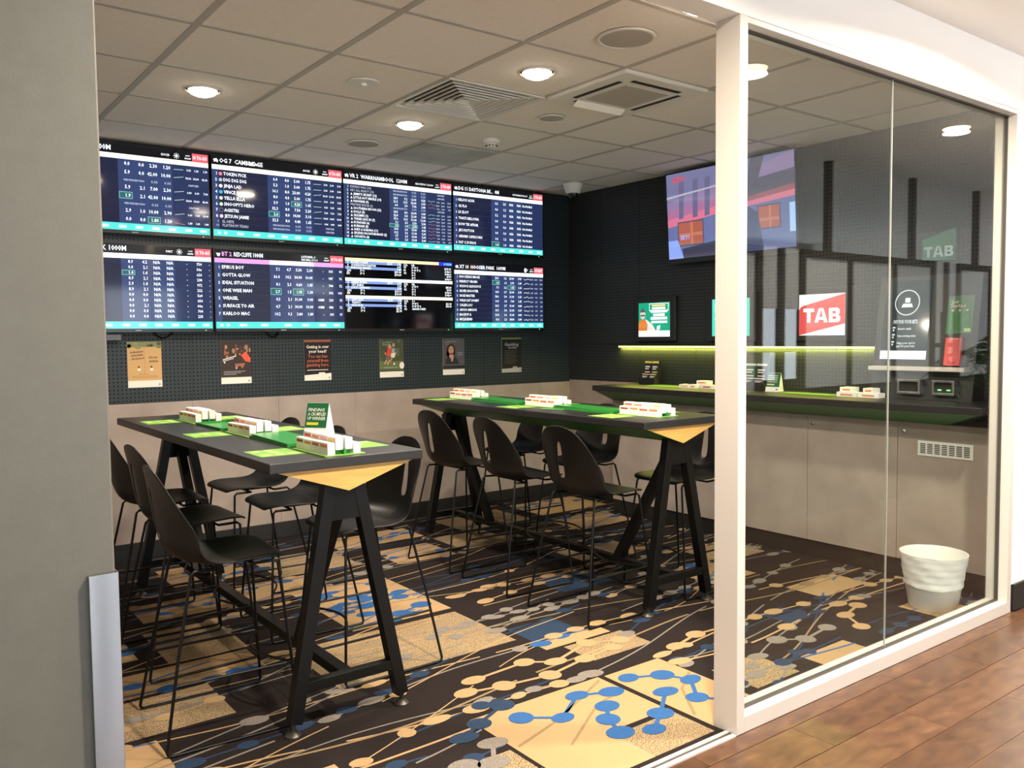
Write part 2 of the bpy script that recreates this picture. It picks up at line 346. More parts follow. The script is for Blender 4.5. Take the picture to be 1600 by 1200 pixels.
while py > -4.0:
    top = min(py+.183, YF-.001); off = (row*.47) % 1.22
    near = py > .5
    x = -2.6+off-1.22
    while x < 12:
        a, b = max(x, -2.6), min(x+1.2185, 12)
        if b-a > .02:
            if near and b > 1.2 and a < 7.5:
                o = obj('floor_plank', G().box((0, 0, -.006), (b-a, top-py-.0022, 0)), M['wood']); o.location = (a, py, 0); attach(o, floor_c)
            else: g.box((a, py, -.006), (b, top-.0022, 0))
        x += 1.22
    py -= .185; row += 1
attach(obj('floor_planking', g, M['wood'], kind='stuff'), floor_c)

# glazed front: mullion, sill, head, jamb, two panes
gf = thing('glazed_partition', 'aluminium framed glass partition with two tall panes beside the doorway', 'glass partition', (2.55, YF+.05, 0))
obj('mullion', G().box((2.53, YF, 0), (2.575, YF+.11, ZH)), M['alu'], gf, bevel=.002)
obj('jamb_post', G().box((4.778, YF, 0), (4.825, YF+.11, ZH)), M['alu'], gf, bevel=.002)
obj('sill', G().box((2.575, YF, 0), (4.778, YF+.11, .062)), M['alu'], gf, bevel=.002)
obj('head_rail', G().box((2.575, YF+.002, ZH-.022), (4.778, YF+.108, ZH)), M['alu'], gf, bevel=.002)
gk = G().box((2.575, YF+.045, .062), (4.778, YF+.065, .068)).box((2.575, YF+.045, ZH-.028), (4.778, YF+.065, ZH-.022)).box((4.772, YF+.045, .062), (4.778, YF+.065, ZH-.022))
obj('glazing_gasket', gk, M['alud'], gf)  # gasket and track groove have a plain dark colour of their own
XS = 3.655
for a, b in ((2.577, XS-.002), (XS+.002, 4.774)):
    obj('glass_pane', G().box((a, YF+.052, .064), (b, YF+.058, ZH-.024)), M['glass'], gf)
obj('silicone_joint', G().box((XS-.0018, YF+.0515, .064), (XS+.0018, YF+.0585, ZH-.024)), mat('grey_silicone', (.32,.32,.30), .4), gf)
cg = G().box((.352, YF-.014, 0), (.411, YF-.011, 1.0)).box((.408, YF-.011, 0), (.411, YF+.12, 1.0)).box((.352, YF-.011, 0), (.355, YF-.0005, 1.0))
tag(obj('corner_guard', cg, M['steel'], bevel=.001), 'brushed steel corner guard on the low end of the grey wall', 'corner guard')
th = thing('door_threshold', 'pale metal threshold strip between carpet and wooden planks', 'threshold', (1.47, YF+.02, 0))
obj('front_rail', G().box((.42, YF+.0, -.003), (2.528, YF+.018, .006)), M['alu'], th, bevel=.001)
obj('back_rail', G().box((.42, YF+.034, -.003), (2.528, YF+.05, .006)), M['alu'], th, bevel=.001)
obj('track_groove', G().box((.42, YF+.018, -.003), (2.528, YF+.034, .001)), M['alud'], th)

# ------------------------------------------------------------------ carpet pattern (woven strings and beads)
def rnd(a, b): return random.uniform(a, b)
CM = [M[k] for k in ('ccream','cspeck','cgrey','cblue','cdblue','ctan','cdark')]
CR, SP, GY, BL, DB, TN, DK = range(7)
cells = [(1.82,2.30,2.50,2.71,CR),(2.53,2.06,2.87,2.70,CR),(1.82,2.06,2.18,2.30,CR),(2.18,2.06,2.50,2.27,SP),(.95,2.35,1.25,2.72,CR),(1.47,2.06,1.8,2.42,SP),
    (1.92,3.92,2.52,4.74,CR),(1.55,3.30,2.50,3.86,SP),(2.53,3.10,2.95,3.2,CR),(2.62,2.86,3.0,3.08,SP),(2.55,3.2,2.85,3.45,DB),(.62,3.35,1.12,3.72,SP),(.60,2.85,.80,3.3,CR),(.62,3.75,1.40,4.02,CR),
    (1.05,4.05,1.42,4.55,SP),(.5,4.2,.95,4.62,CR),(1.1,4.72,2.2,5.05,CR),(.62,4.85,1.0,5.3,CR),(2.0,5.1,2.55,5.6,SP),(1.42,5.3,1.9,5.75,CR),(2.75,4.9,3.2,5.3,CR),(3.3,4.95,3.75,5.4,SP),(2.6,5.5,3.3,5.85,CR),
    (3.62,5.45,4.3,5.95,SP),(4.35,4.9,4.95,5.3,CR),(3.75,4.2,4.3,4.5,SP),(4.0,3.3,4.4,3.7,CR),(3.2,3.75,3.6,4.05,DB),(4.45,5.5,5.2,6.0,CR),(2.95,2.2,3.25,2.45,SP),(3.4,2.12,3.75,2.3,CR),(4.28,2.75,4.75,3.0,CR),(3.75,2.6,3.95,2.8,DB),(4.45,2.1,4.75,2.4,CR),(4.45,3.6,4.9,3.95,SP)]
def cell_at(x, y):
    for a, b, c, d, k in reversed(cells):
        if a <= x <= c and b <= y <= d: return k
    return DK
g = G()
for i, (a, b, c, d, k) in enumerate(cells): g.poly([(a,b,.0005+.00001*i),(c,b,.0005+.00001*i),(c,d,.0005+.00001*i),(a,d,.0005+.00001*i)], k)
def scol(base, x, y):
    k = cell_at(x, y)
    if k == CR: return {CR: BL, GY: TN, DB: BL, TN: TN, BL: BL}[base]
    if k == SP: return {CR: CR, GY: GY, DB: GY, TN: CR, BL: BL}[base]
    if k == DB: return {CR: CR, GY: DB, DB: DK, TN: TN, BL: DB}[base]
    return {CR: CR, GY: GY, DB: DB, TN: TN, BL: DB}[base]
z = .0010
y = YF-.75; ns = 0
while y < YB+.3:
    base = random.choice((CR, CR, GY, GY, DB, DB, TN, TN, DB)); ph = rnd(0, 6); ph2 = rnd(0, 6); wd = rnd(.0035, .0068) if base != DB else .0065
    amp = rnd(.04, .12); fr = rnd(1.1, 2.8); sl = rnd(-.12, .36)
    def yy(x): return y + amp*math.sin(fr*x+ph) + .018*math.sin(4.7*x+ph2) + sl*(x-2.7)
    x = XL + .02; nxt = x + rnd(.05, .3)
    zz = z + .000004*ns
    run = rnd(.6, 2.2); gap = 0
    while x < XR-.05:
        x1 = x+.03
        run -= .03
        if run < 0:
            gap = rnd(.05, .35); run = rnd(.6, 2.4)
        if gap > 0: gap -= .03; x = x1; continue
        a, b = yy(x), yy(x1)
        if YF+.06 < min(a, b)-.01 and max(a, b) < YB-.03 and not (1.8 < x < 2.9 and a < 2.74):
            k = scol(base, (x+x1)/2, (a+b)/2); g.poly([(x,a-wd,zz),(x1,b-wd,zz),(x1,b+wd,zz),(x,a+wd,zz)], k)
            if x > nxt:
                rx, ry = rnd(.036, .066), rnd(.026, .040)
                if YF+.11 < a-ry and a+ry < YB-.06 and XL+.07 < x < XR-.07 and base != TN: g.disc((x, a, zz+.0006), rx, ry, 14, scol(base, x, a), rnd(-.3, .3))
                nxt = x + rnd(.11, .22) if random.random() < .66 else x + rnd(.5, 1.3)
        x = x1
    y += rnd(.05, .095); ns += 1
# strings of beads read off the photograph near the doorway
def string(pts, k, wd=.010):
    for i, ((x0,y0),(x1,y1)) in enumerate(zip(pts, pts[1:])):
        L = math.hypot(x1-x0, y1-y0); nx, ny = -(y1-y0)/L*wd, (x1-x0)/L*wd
        g.poly([(x0+nx,y0+ny,.0018),(x0-nx,y0-ny,.0018),(x1-nx,y1-ny,.0018),(x1+nx,y1+ny,.0018)], k)
def beads(pts, k, rx=.058, ry=.046):
    string(pts, k, .009)
    for x, y_ in pts: g.disc((x, y_, .0021), rx*rnd(.85,1.1), ry*rnd(.85,1.1), 18, k, rnd(-.2,.2))
beads([(1.99,2.60),(2.12,2.50),(2.30,2.62),(2.44,2.56)], BL); beads([(2.33,2.47),(2.25,2.38),(2.21,2.27)], BL); beads([(2.62,2.42),(2.45,2.29),(2.33,2.21)], BL); beads([(2.60,2.62),(2.74,2.55),(2.80,2.44),(2.68,2.30),(2.78,2.18)], BL)
beads([(1.95,2.93),(2.12,2.89),(2.35,2.856),(2.60,2.905),(2.8,2.93)], CR); beads([(2.05,3.02),(2.35,3.044),(2.47,2.962),(2.74,3.05),(2.90,2.98)], CR); beads([(1.72,2.60),(1.83,2.66),(2.0,2.74)], DB)
string([(1.84,2.42),(2.1,2.5),(2.48,2.68)], TN, .006); string([(2.0,2.31),(2.3,2.5),(2.49,2.55)], TN, .005); string([(2.55,2.2),(2.7,2.4),(2.86,2.5)], TN, .006)
beads([(1.60,2.42),(1.70,2.38),(1.78,2.5)], GY); beads([(2.05,4.55),(2.2,4.42),(2.36,4.47)], BL); beads([(2.1,4.12),(2.25,4.02),(2.42,4.08)], BL); beads([(2.0,4.3),(2.16,4.25),(2.4,4.28)], BL)
beads([(3.05,2.75),(3.25,2.80),(3.48,2.78)], CR); beads([(3.5,2.5),(3.62,2.42),(3.85,2.45)], GY); beads([(4.0,2.35),(4.1,2.5),(4.3,2.55)], CR)
attach(obj('carpet_pattern', g, CM, kind='stuff'), floor)

# ------------------------------------------------------------------ ceiling fittings
def downlight(x, y, z, power, label, group, r=.075, colr=(1,.86,.70)):
    t = thing('downlight', label, 'ceiling light', (x, y, z), group)
    obj('trim_ring', G().lathe([(r+.012, z-.004), (r+.012, z+.004), (r, z+.004), (r, z-.004)], (x,y,0), 28, capb=False, capt=False).add([],[]), M['offwhite'], t, True)
    obj('diffuser', G().lathe([(r, z+.003), (r*.98, z-.006), (r*.85, z-.018), (r*.55, z-.028), (r*.2, z-.032)], (x,y,0), 28), M['lampglow'], t, True)
    L = bpy.data.lights.new('downlight_lamp', 'AREA'); L.shape = 'DISK'; L.size = r*1.9; L.energy = power; L.color = colr; L.spread = math.radians(165)
    o = bpy.data.objects.new('downlight_lamp', L); COL.objects.link(o); o.location = (x, y, z-.036); attach(o, t)
    return t
downlight(1.466, 4.64, ZC, LAMP_W, 'round downlight glowing in the ceiling above the left end of the left table', 'room downlights')
downlight(2.725, 4.64, ZC, LAMP_W, 'round downlight just beyond the louvred air diffuser, towards the screens', 'room downlights')
downlight(2.725, 3.38, ZC, LAMP_W, 'bright round downlight between the air diffuser and the round ceiling speaker', 'room downlights')
downlight(2.725, 2.32, ZC, LAMP_W, 'round downlight just inside the glass front, nearest the doorway', 'room downlights')
downlight(1.55, 1.15, ZK, CORR_W, 'corridor downlight in front of the doorway', 'corridor downlights', .085, (1,.87,.70))
downlight(3.82, 1.15, ZK, CORR_W, 'corridor downlight in front of the glass panes', 'corridor downlights', .085, (1,.87,.70))
downlight(6.09, 1.15, ZK, CORR_W, 'corridor downlight beyond the right end of the glass front', 'corridor downlights', .085, (1,.87,.70))
def speaker(x, y, r, label):
    t = thing('ceiling_speaker', label, 'speaker', (x, y, ZC), 'ceiling speakers')
    obj('rim', G().lathe([(r*1.12, ZC), (r*1.1, ZC-.006), (r, ZC-.007), (r*.98, ZC)], (x,y,0), 32, capb=False, capt=False), M['offwhite'], t, True)
    obj('mesh_cover', G().lathe([(r, ZC-.004), (r*.8, ZC-.006), (.001, ZC-.007)], (x,y,0), 32, capb=False, capt=False), M['spk'], t, True)
speaker(2.74, 2.765, .118, 'large round grey ceiling speaker near the top of the white post')
speaker(2.735, 5.28, .105, 'round ceiling speaker close above the screens')
speaker(3.35, 4.02, .075, 'small round ceiling speaker beside the air conditioning cassette')
t = thing('sprinkler_plate', 'flat round sprinkler plate on the ceiling between downlight and diffuser', 'sprinkler', (2.096, 4.03, ZC))
obj('plate', G().lathe([(.085, ZC+.002), (.08, ZC-.005), (.02, ZC-.007)], (2.096,4.03,0), 28, capb=False), M['offwhite'], t, True)
obj('nozzle', G().lathe([(.018, ZC-.005), (.014, ZC-.018), (.006, ZC-.02)], (2.096,4.03,0), 14), M['white'], t, True)
t = thing('smoke_detector', 'small white smoke detector hanging from the ceiling behind the diffuser', 'smoke detector', (3.39, 4.70, ZC))
obj('base_ring', G().lathe([(.055, ZC+.002), (.055, ZC-.02), (.045, ZC-.028)], (3.39,4.70,0), 24), M['offwhite'], t, True)
obj('sensor_head', G().lathe([(.036, ZC-.026), (.036, ZC-.034), (.034, ZC-.05), (.022, ZC-.055)], (3.39,4.70,0), 20), M['offwhite'], t, True)
g = G()
for k in range(10): a = 2*PI*k/10; g.box((3.39+.0355*math.cos(a)-.004, 4.70+.0355*math.sin(a)-.004, ZC-.044), (3.39+.0355*math.cos(a)+.004, 4.70+.0355*math.sin(a)+.004, ZC-.036))
obj('sensor_slots', g, M['dark'], t)
t = thing('security_camera', 'white dome security camera in the corner of the ceiling', 'security camera', (4.93, 5.63, ZC))
obj('housing', G().lathe([(.085, ZC), (.083, ZC-.02), (.06, ZC-.085)], (4.93,5.63,0), 28), M['offwhite'], t, True)
obj('dome', G().lathe([(.052, ZC-.084), (.05, ZC-.10), (.038, ZC-.122), (.015, ZC-.132)], (4.93,5.63,0), 24), mat('smoked_dome', (.01,.01,.012), .08), t, True)
# louvred air diffuser
bx0, by0 = 2.41, 3.698
t = thing('air_diffuser', 'square louvred air diffuser in the ceiling', 'air vent', (bx0+.315, by0+.314, ZC))
for k in range(7):
    i0 = .02+k*.040; i1 = i0+.020; zo = ZC+.005; zi = ZC+.022
    a, b = (bx0+i0, by0+i0), (bx0+.629-i0, by0+.628-i0); c, d = (bx0+i1, by0+i1), (bx0+.629-i1, by0+.628-i1)
    o4 = [(a[0],a[1],zo),(b[0],a[1],zo),(b[0],b[1],zo),(a[0],b[1],zo)]; i4 = [(c[0],c[1],zi),(d[0],c[1],zi),(d[0],d[1],zi),(c[0],d[1],zi)]
    l4 = [(p[0],p[1],zo-.009) for p in o4]
    gg = G().add(l4+o4+i4, [(q, (q+1)%4, (q+1)%4+4, q+4) for q in range(4)]+[(q+4, (q+1)%4+4, (q+1)%4+8, q+8) for q in range(4)])
    o = obj('louvre', gg, M['offwhite'], t); sm = o.modifiers.new('solid', 'SOLIDIFY'); sm.thickness = .003
obj('frame', G().box((bx0+.002,by0+.002,ZC-.005),(bx0+.627,by0+.022,ZC+.01)).box((bx0+.002,by0+.606,ZC-.005),(bx0+.627,by0+.626,ZC+.01)).box((bx0+.002,by0+.022,ZC-.005),(bx0+.022,by0+.606,ZC+.01)).box((bx0+.607,by0+.022,ZC-.005),(bx0+.627,by0+.606,ZC+.01)), M['offwhite'], t)
obj('duct_back', G().box((bx0+.02,by0+.02,ZC+.026),(bx0+.609,by0+.608,ZC+.029)), M['dark'], t)
# air conditioning cassette
bx0, by0 = 3.04, 3.07
t = thing('air_conditioner_cassette', 'square air conditioning cassette with slots in the ceiling', 'air conditioner', (bx0+.315, by0+.314, ZC))
P0, P1 = bx0+.004, bx0+.625; Q0, Q1 = by0+.004, by0+.624
obj('panel', G().box((P0,Q0,ZC-.018),(P1,Q1,ZC+.01)), M['offwhite'], t, bevel=.01)
obj('intake_grille', G().box((P0+.15,Q0+.15,ZC-.022),(P1-.15,Q1-.15,ZC-.017)), M['spk'], t, bevel=.002)
for s in (0, 1):
    y_ = Q0+.075 if s == 0 else Q1-.105
    obj('air_slot', G().box((P0+.13, y_, ZC-.0195), (P1-.13, y_+.03, ZC-.0175)), M['dark'], t)
    x_ = P0+.075 if s == 0 else P1-.105
    obj('air_slot', G().box((x_, Q0+.13, ZC-.0195), (x_+.03, Q1-.13, ZC-.0175)), M['dark'], t)
obj('flap', G().hexa([(P0+.13,Q1-.11,ZC-.022),(P1-.13,Q1-.11,ZC-.022),(P1-.13,Q1-.075,ZC-.045),(P0+.13,Q1-.075,ZC-.045),(P0+.13,Q1-.11,ZC-.018),(P1-.13,Q1-.11,ZC-.018),(P1-.13,Q1-.075,ZC-.041),(P0+.13,Q1-.075,ZC-.041)]), M['white'], t)
tag(obj('return_grille', G().box((3.06,4.99,ZC-.006),(3.655,5.56,ZC+.003)), noisy('stained_grille', (.36,.36,.35), (.55,.55,.53), 4, .7)), 'stained grey metal return panel in the ceiling near the screens', 'ceiling grille')

# ------------------------------------------------------------------ wall screens
WHT, TEAL, CREAMB = gcol((1,1,1), 1.6), gcol((.10,.78,.72), 1.2), gcol((1,.93,.72), 1.7)
NAVY, NAVY2, NAME = gcol((.030,.050,.150), .8), gcol((.050,.085,.24), .8), gcol((.020,.026,.070), .8)
HDR, TXT, TXT2, REDB, HIL, HILF = gcol((.008,.008,.012), .6), gcol((.9,.95,1), 1.5), gcol((.70,.76,.92), 1.1), gcol((1,.16,.20), 1.0), gcol((.03,.16,.16), 1.0), gcol((.25,.62,.62), 1.0)
LED = mat('green_status_led', (0,0,0), .5, emit=(.3,1,.35), es=2.0)
LINE, PLINE = gcol((.55,.8,.75), .9), gcol((.75,.35,.45), .7)
def monitor(xc, zb, w_, h_, label, draw):
    y = 6.079; x0 = xc-w_/2
    t = thing('wall_monitor', label, 'monitor', (xc, YB-.02, zb-.03), 'race odds monitors on the back wall')
    obj('housing', G().box((x0-.004, y+.003, zb-.022), (x0+w_+.004, y+.045, zb+h_+.006)).box((x0+.15, y+.045, zb+.1), (x0+w_-.15, YB-.0125, zb+h_-.1)), M['house'], t, bevel=.003)
    obj('bezel', G().box((x0-.006, y-.002, zb-.024), (x0+w_+.006, y+.003, zb)).box((x0-.006, y-.002, zb+h_), (x0+w_+.006, y+.003, zb+h_+.008)).box((x0-.006, y-.002, zb), (x0, y+.003, zb+h_)).box((x0+w_, y-.002, zb), (x0+w_+.006, y+.003, zb+h_)), M['bez'], t)
    d = obj('display', G().box((x0, y, zb), (x0+w_, y+.004, zb+h_)), mat('display_glass', (.004,.005,.009), .06, 0, .5, (.02,.03,.09), .5), t)
    s = Sheet((x0, y, zb+h_), (w_/1000, 0, 0), (0, 0, -h_/562), (0, -1, 0)); s.tscale = 1.16; s.tsq = .9; s.bold = .02; draw(s); s.done('screen_graphics', d)
    obj('brand_mark', G().box((xc-.02, y-.0035, zb-.015), (xc+.02, y-.002, zb-.010)), M['vgrey'], t)
    obj('status_light', G().box((x0+w_-.05, y-.0035, zb-.016), (x0+w_-.044, y-.002, zb-.011)), LED, t)
    return t
def base(s, title, tcol, bar, red, right=None, sun=False, tright=None, ticker=True):
    s.rect(0,0,1000,62,HDR); s.rect(0,62,1000,94,bar,2); s.rect(0,94,1000,515,NAVY); s.rect(0,94,46,515,NAVY2,2); s.rect(46,94,405,515,NAME,2); s.rect(405,94,752,515,NAVY2,2)
    s.rect(0,515,1000,562,TEAL,2)
    for k, u in enumerate((30, 75, 170, 290, 400, 505, 610, 720, 830, 930)): s.rect(u, 529, u+(22 if k < 2 else 48), 548, gcol((.75,1,.97), 1.2), 3)
    if tright: s.text(tright, 44, 40, title, TXT, 'r')
    else:
        s.quad([(12,24),(36,18),(46,34),(40,48),(30,38),(18,46)], TXT, 3); a = title.split(' ', 2)
        s.text(54, 44, 36, title, tcol)
    s.rect(890,6,1000,64,REDB,3); s.text(945, 46, 30, red, TXT, 'c', 5, maxw=96)
    scrawl(s, 845, 30, 28, 9, TXT); scrawl(s, 838, 50, 42, 13, TXT)
    if right: s.text(820 if not sun else 740, 42, 18, right, TXT, 'r', maxw=170)
    if sun:
        s.ell(785, 35, 9, 9, TXT, 3)
        for k in range(8): a = k*PI/4; s.line([(785+13*math.cos(a),35+13*math.sin(a)),(785+20*math.cos(a),35+20*math.sin(a))], 4, TXT, 3)
def rowsep(s, n, v0=94, v1=515):
    for k in range(1, n): v = v0+(v1-v0)*k/n; s.rect(0, v-1, 1000, v+1, gcol((.05,.07,.17), .8), 3)
def odds(s, v, vals, sz=26):
    for u, tx in zip((480, 570, 655, 742), vals):
        if tx: s.text(u, v, sz, tx, TXT, 'r')
def hl(s, u0, u1, v0, v1): s.rect(u0, v0, u1, v1, HIL, 3); s.frame(u0, v0, u1, v1, 4, HILF, 4)
def fluc(s, v, vals, up=0, sz=17):
    s.line([(764, v-4-up*0), (828, v-6-up)], 4, LINE if up >= 0 else PLINE, 3)
    for u, tx in zip((880, 932, 992), vals): s.text(u, v, sz, tx, TXT, 'r')
def redn(s, v): s.text(440, v-3, 14, 'FIXED PRICE DEDUCTION', TXT2, 'l', maxw=128); s.text(655, v, 24, '0.00', TXT2, 'r', bold=False); s.text(742, v, 24, '0.00', TXT2, 'r', bold=False); s.text(860, v-3, 15, 'SCRATCHED', TXT2, 'l', maxw=70)
def b1(s):
    base(s, '300M', TXT, CREAMB, '10 TO-GO', 'GOOD', True, tright=365)
    D = [('0.0','0.0','2.30','1.20'),('5.9','0.0','42.00','10.00'),None,('5.9','2.1','7.00','2.30'),('1.9','2.1','42.00','10.00'),None,('2.9','1.0','10.00','2.90'),('0.0','0.0','1.80','1.20')]
    Fl = [('3.20','1.20','1.30'),('34.00','34.00','42.00'),0,('6.00','6.00','7.00'),('34.00','34.00','42.00'),0,('9.00','9.00','10.00'),('1.80','1.80','1.80')]
    v = 132
    for i, r in enumerate(D):
        if r is None: redn(s, v-6); v += 42
        else:
            if i == 4: hl(s, 408, 492, v-34, v+12)
            if i == 7: hl(s, 585, 668, v-34, v+12)
            odds(s, v, r, 28); fluc(s, v, Fl[i], (0,8,0,8,8,0,8,-10)[i]); v += 56
def b2(s):
    base(s, 'OG 7  CAMBRIDGE', TXT, CREAMB, '4 TO-GO', 'GOOD', True); s.rect(268,22,296,44,CREAMB,3); s.text(300, 42, 16, 'LIVE 1', CREAMB)
    N = ['TOKEN PICK','DIG DIG DIG','JINJA LAD','VINCE FAWN','YELLA ELLA',"SNOOPY'S HERO",'AGISTRI','JETSUN JAMIE']
    SC = [(1,.25,.3),(.5,.55,.6),(.9,.95,1),(.05,.5,1),(.85,.9,.7),(.8,.85,.6),(.02,.03,.08),(.95,.75,1)]
    D = [('6.4','4.0','5.00','1.75'),('5.3','1.0','5.00','1.75'),('16.1','8.0','23.00','4.20'),('8.0','4.0','5.00','1.75'),('3.9','1.0','4.20','1.65'),('32.3','8.0','7.50','2.20'),('2.6','8.0','14.00','3.10'),('32.3','8.0','4.40','1.65')]
    Fl = [('5.00','5.00','5.00'),('5.00','5.00','5.00'),('20.00','21.00','23.00'),('5.00','5.00','5.00'),('4.20','4.20','4.20'),('7.00','7.00','7.50'),('14.00','14.00','14.00'),('4.40','4.40','4.40')]
    for i in range(8):
        v = 132+i*42.5; s.text(34, v, 25, str(i+1), TXT, 'r'); s.ell(60, v-9, 13, 13, gcol(SC[i], 1.1), 3)
        if i == 6: s.ell(60, v-9, 15, 15, TXT, 2)
        s.text(80, v, 28, N[i], TXT, maxw=250)
        if i == 6: hl(s, 408, 492, v-31, v+10)
        if i == 4: hl(s, 585, 668, v-31, v+10)
        odds(s, v, D[i]); fluc(s, v, Fl[i], (0,0,8,0,0,8,0,0)[i])
    for i, n in ((8, 'EL HEPE'), (9, 'PLATINUM TEARS')):
        v = 132+8*42.5-6+(i-8)*27; s.text(40, v, 21, str(i+1), TXT2, 'r', bold=False); s.text(66, v, 23, n, TXT2, bold=False); redn(s, v)
    rowsep(s, 9)
def b3(s):
    base(s, 'VR 2  WARRNAMBOOL  1200M', TXT, WHT, '2 TO-GO', 'RAIL POSITION  11:12/10/14')
    N = ['EXPRESS PASS (18)',"HE'S ALL READY (13)","JIMMY'S SECRET (12)",'LITTLE HOT MISSILE (14)','NAVARRE (9)','PRISTINE IMAGE (3)','SOUTHERN MOON (15)','ROLLS (5)','SILKSMIN (1)','THREE LEGS IN (7)','KURANAE (6)','RUBISAKI (8)',"SHE'S A KABARA (11)",'SPLENDORONTHEGRASS (2)','CHORITA (4)']
    D = [None,None,('28.3','5.2','16.00','4.20'),('21.5','10.5','23.00','6.00'),('6.4','2.3','7.00','2.40'),None,('24.5','8.0','26.00','6.00'),('22.8','5.4','21.00','5.00'),('37.6','10.3','51.00','11.00'),('5.1','3.3','5.50','2.00'),('3.3','1.4','2.70','1.45'),('14.4','3.4','15.00','4.00'),('10.2','3.6','11.00','3.30'),('7.7','2.3','10.00','3.00'),('9.3','2.4','13.00','3.00')]
    for i in range(15):
        v = 122+i*27.4; s.text(40, v, 20, str(i+1), TXT, 'r'); sc = D[i] is None
        s.text(58 if sc else 84, v, 22, N[i], TXT2 if sc else TXT, bold=not sc, maxw=310)
        if not sc: s.quad([(58,v),(76,v),(67,v-18)], TXT, 3)
        if sc: redn(s, v)
        else:
            if i == 10: hl(s, 400, 488, v-22, v+6); hl(s, 578, 664, v-22, v+6)
            odds(s, v, D[i], 22); a = [(768+k*14, v-8+rnd(-7,7)) for k in range(6)]; s.line(a, 3, random.choice((LINE, PLINE)), 3)
            for u in (880, 932, 992): s.text(u, v, 15, random.choice(('15.00','9.50','22.00','13.00')), TXT2, 'r')
def b4(s):
    base(s, 'DG 11 DAYTONA BE...  0M', TXT, WHT, '3 TO-GO', 'DAYTONA BEACH USA 3-6-4-7')
    N = ['KELSOS ALVA','GS FLO','LK ELOY','THATS BELLONA','BOW TIE AFFAIR',"JB'S PAYTON",'ABRAMS CAPRICORN','PAT C DUNOS']
    D = [('6.2','2.5'),('4.6','1.2'),('5.2','3.5'),('0.0','0.0'),('0.0','0.0'),('0.0','0.0'),('0.0','1.2'),('1.4','1.0')]
    for i in range(8):
        v = 138+i*52; s.text(34, v, 22, str(i+1), TXT, 'r'); s.text(52, v, 27, N[i], TXT, maxw=250)
        if i == 7: hl(s, 408, 492, v-36, v+14)
        odds(s, v, D[i]+('N/A','N/A'), 25); s.text(760, v, 25, 'Not Notified', TXT, maxw=112)
    rowsep(s, 8)
def c1(s):
    base(s, 'K 1000M', TXT, WHT, '15 TO-GO', 'PART', True, tright=440)
    D = [('8.9','4.2','754'),('0.0','2.1','36x'),('1.4','1.4','x26'),('8.9','2.1','238'),('5.9','1.4','972'),('8.9','2.1','222'),('0.0','0.0','5x0'),('0.0','0.0','654'),('0.0','2.1','00x'),('0.0','0.0','704'),('0.0','0.0','235')]
    for i, (a, b, c) in enumerate(D):
        v = 124+i*36.4
        if i == 2: hl(s, 408, 492, v-26, v+8)
        odds(s, v, (a, b, 'N/A', 'N/A'), 25); s.text(830, v, 22, '-', TXT); s.text(935, v, 23, c, TXT, 'r'); s.text(985, v, 22, '-', TXT)
def c2(s):
    mag = gcol((1,.42,.95), 1.1); base(s, '', TXT, mag, '4 TO-GO') if False else None
    base(s, ' ', TXT, mag, '10 TO-GO'.replace('10', '10')) if False else None
    s.rect(0,0,1000,62,HDR); s.rect(0,62,1000,94,mag,2); s.rect(405,62,752,94,gcol((1,.8,1), 1.5),3); s.rect(0,94,1000,515,NAVY); s.rect(0,94,46,515,NAVY2,2); s.rect(46,94,405,515,NAME,2); s.rect(405,94,752,515,NAVY2,2); s.rect(0,515,1000,562,TEAL,2)
    for k, u in enumerate((30, 75, 170, 330, 510, 650, 790, 910)): s.rect(u, 529, u+(22 if k < 2 else 55), 548, gcol((.75,1,.97), 1.2), 3)
    s.quad([(12,22),(20,30),(38,26),(44,34),(34,52),(22,48)], TXT, 3); s.text(54, 46, 36, 'BT 2', mag, maxw=72); s.text(140, 46, 36, 'REDCLIFFE 1000M', TXT, maxw=215)
    s.text(655, 32, 19, 'LATE MAIL: 4', TXT); s.text(655, 54, 19, 'RISK MAIL: 4-7-1-3', TXT, maxw=130); scrawl(s, 845, 30, 28, 9, TXT); scrawl(s, 838, 50, 42, 13, TXT); s.rect(890,6,1000,64,REDB,3); s.text(945,46,28,'10 TO-GO',TXT,'c',5,maxw=96)
    N = ['EPIRUS BOY','GOTTA GLOW','IDEAL SITUATION','ONE WISE MAN','WEASEL','SURFACE TO AIR','KARLOO MAC']
    D = [('7.1','4.7','5.50','2.30'),('36.4','14.2','34.00','10.00'),('8.1','2.3','4.60','1.85'),('2.7','1.5','1.95','1.30'),('4.3','2.1','31.00','9.00'),('4.7','2.1','34.00','10.00'),('14.2','9.3','3.80','1.80')]
    Fm = [('-','363','98'),('-','987','76'),('-','744','72'),('-','302','100'),('OBM','220','73'),('OBM','886','72'),('-','341','97')]
    for i in range(7):
        v = 136+i*55; s.text(34, v, 25, str(i+1), TXT, 'r'); s.text(52, v, 29, N[i], TXT, maxw=230)
        if i == 3: hl(s, 408, 492, v-36, v+14); hl(s, 582, 668, v-36, v+14)
        odds(s, v, D[i], 26)
        for u, tx in zip((832, 910, 985), Fm[i]): s.text(u, v, 23, tx, TXT, 'r')
    rowsep(s, 7, 94, 490)
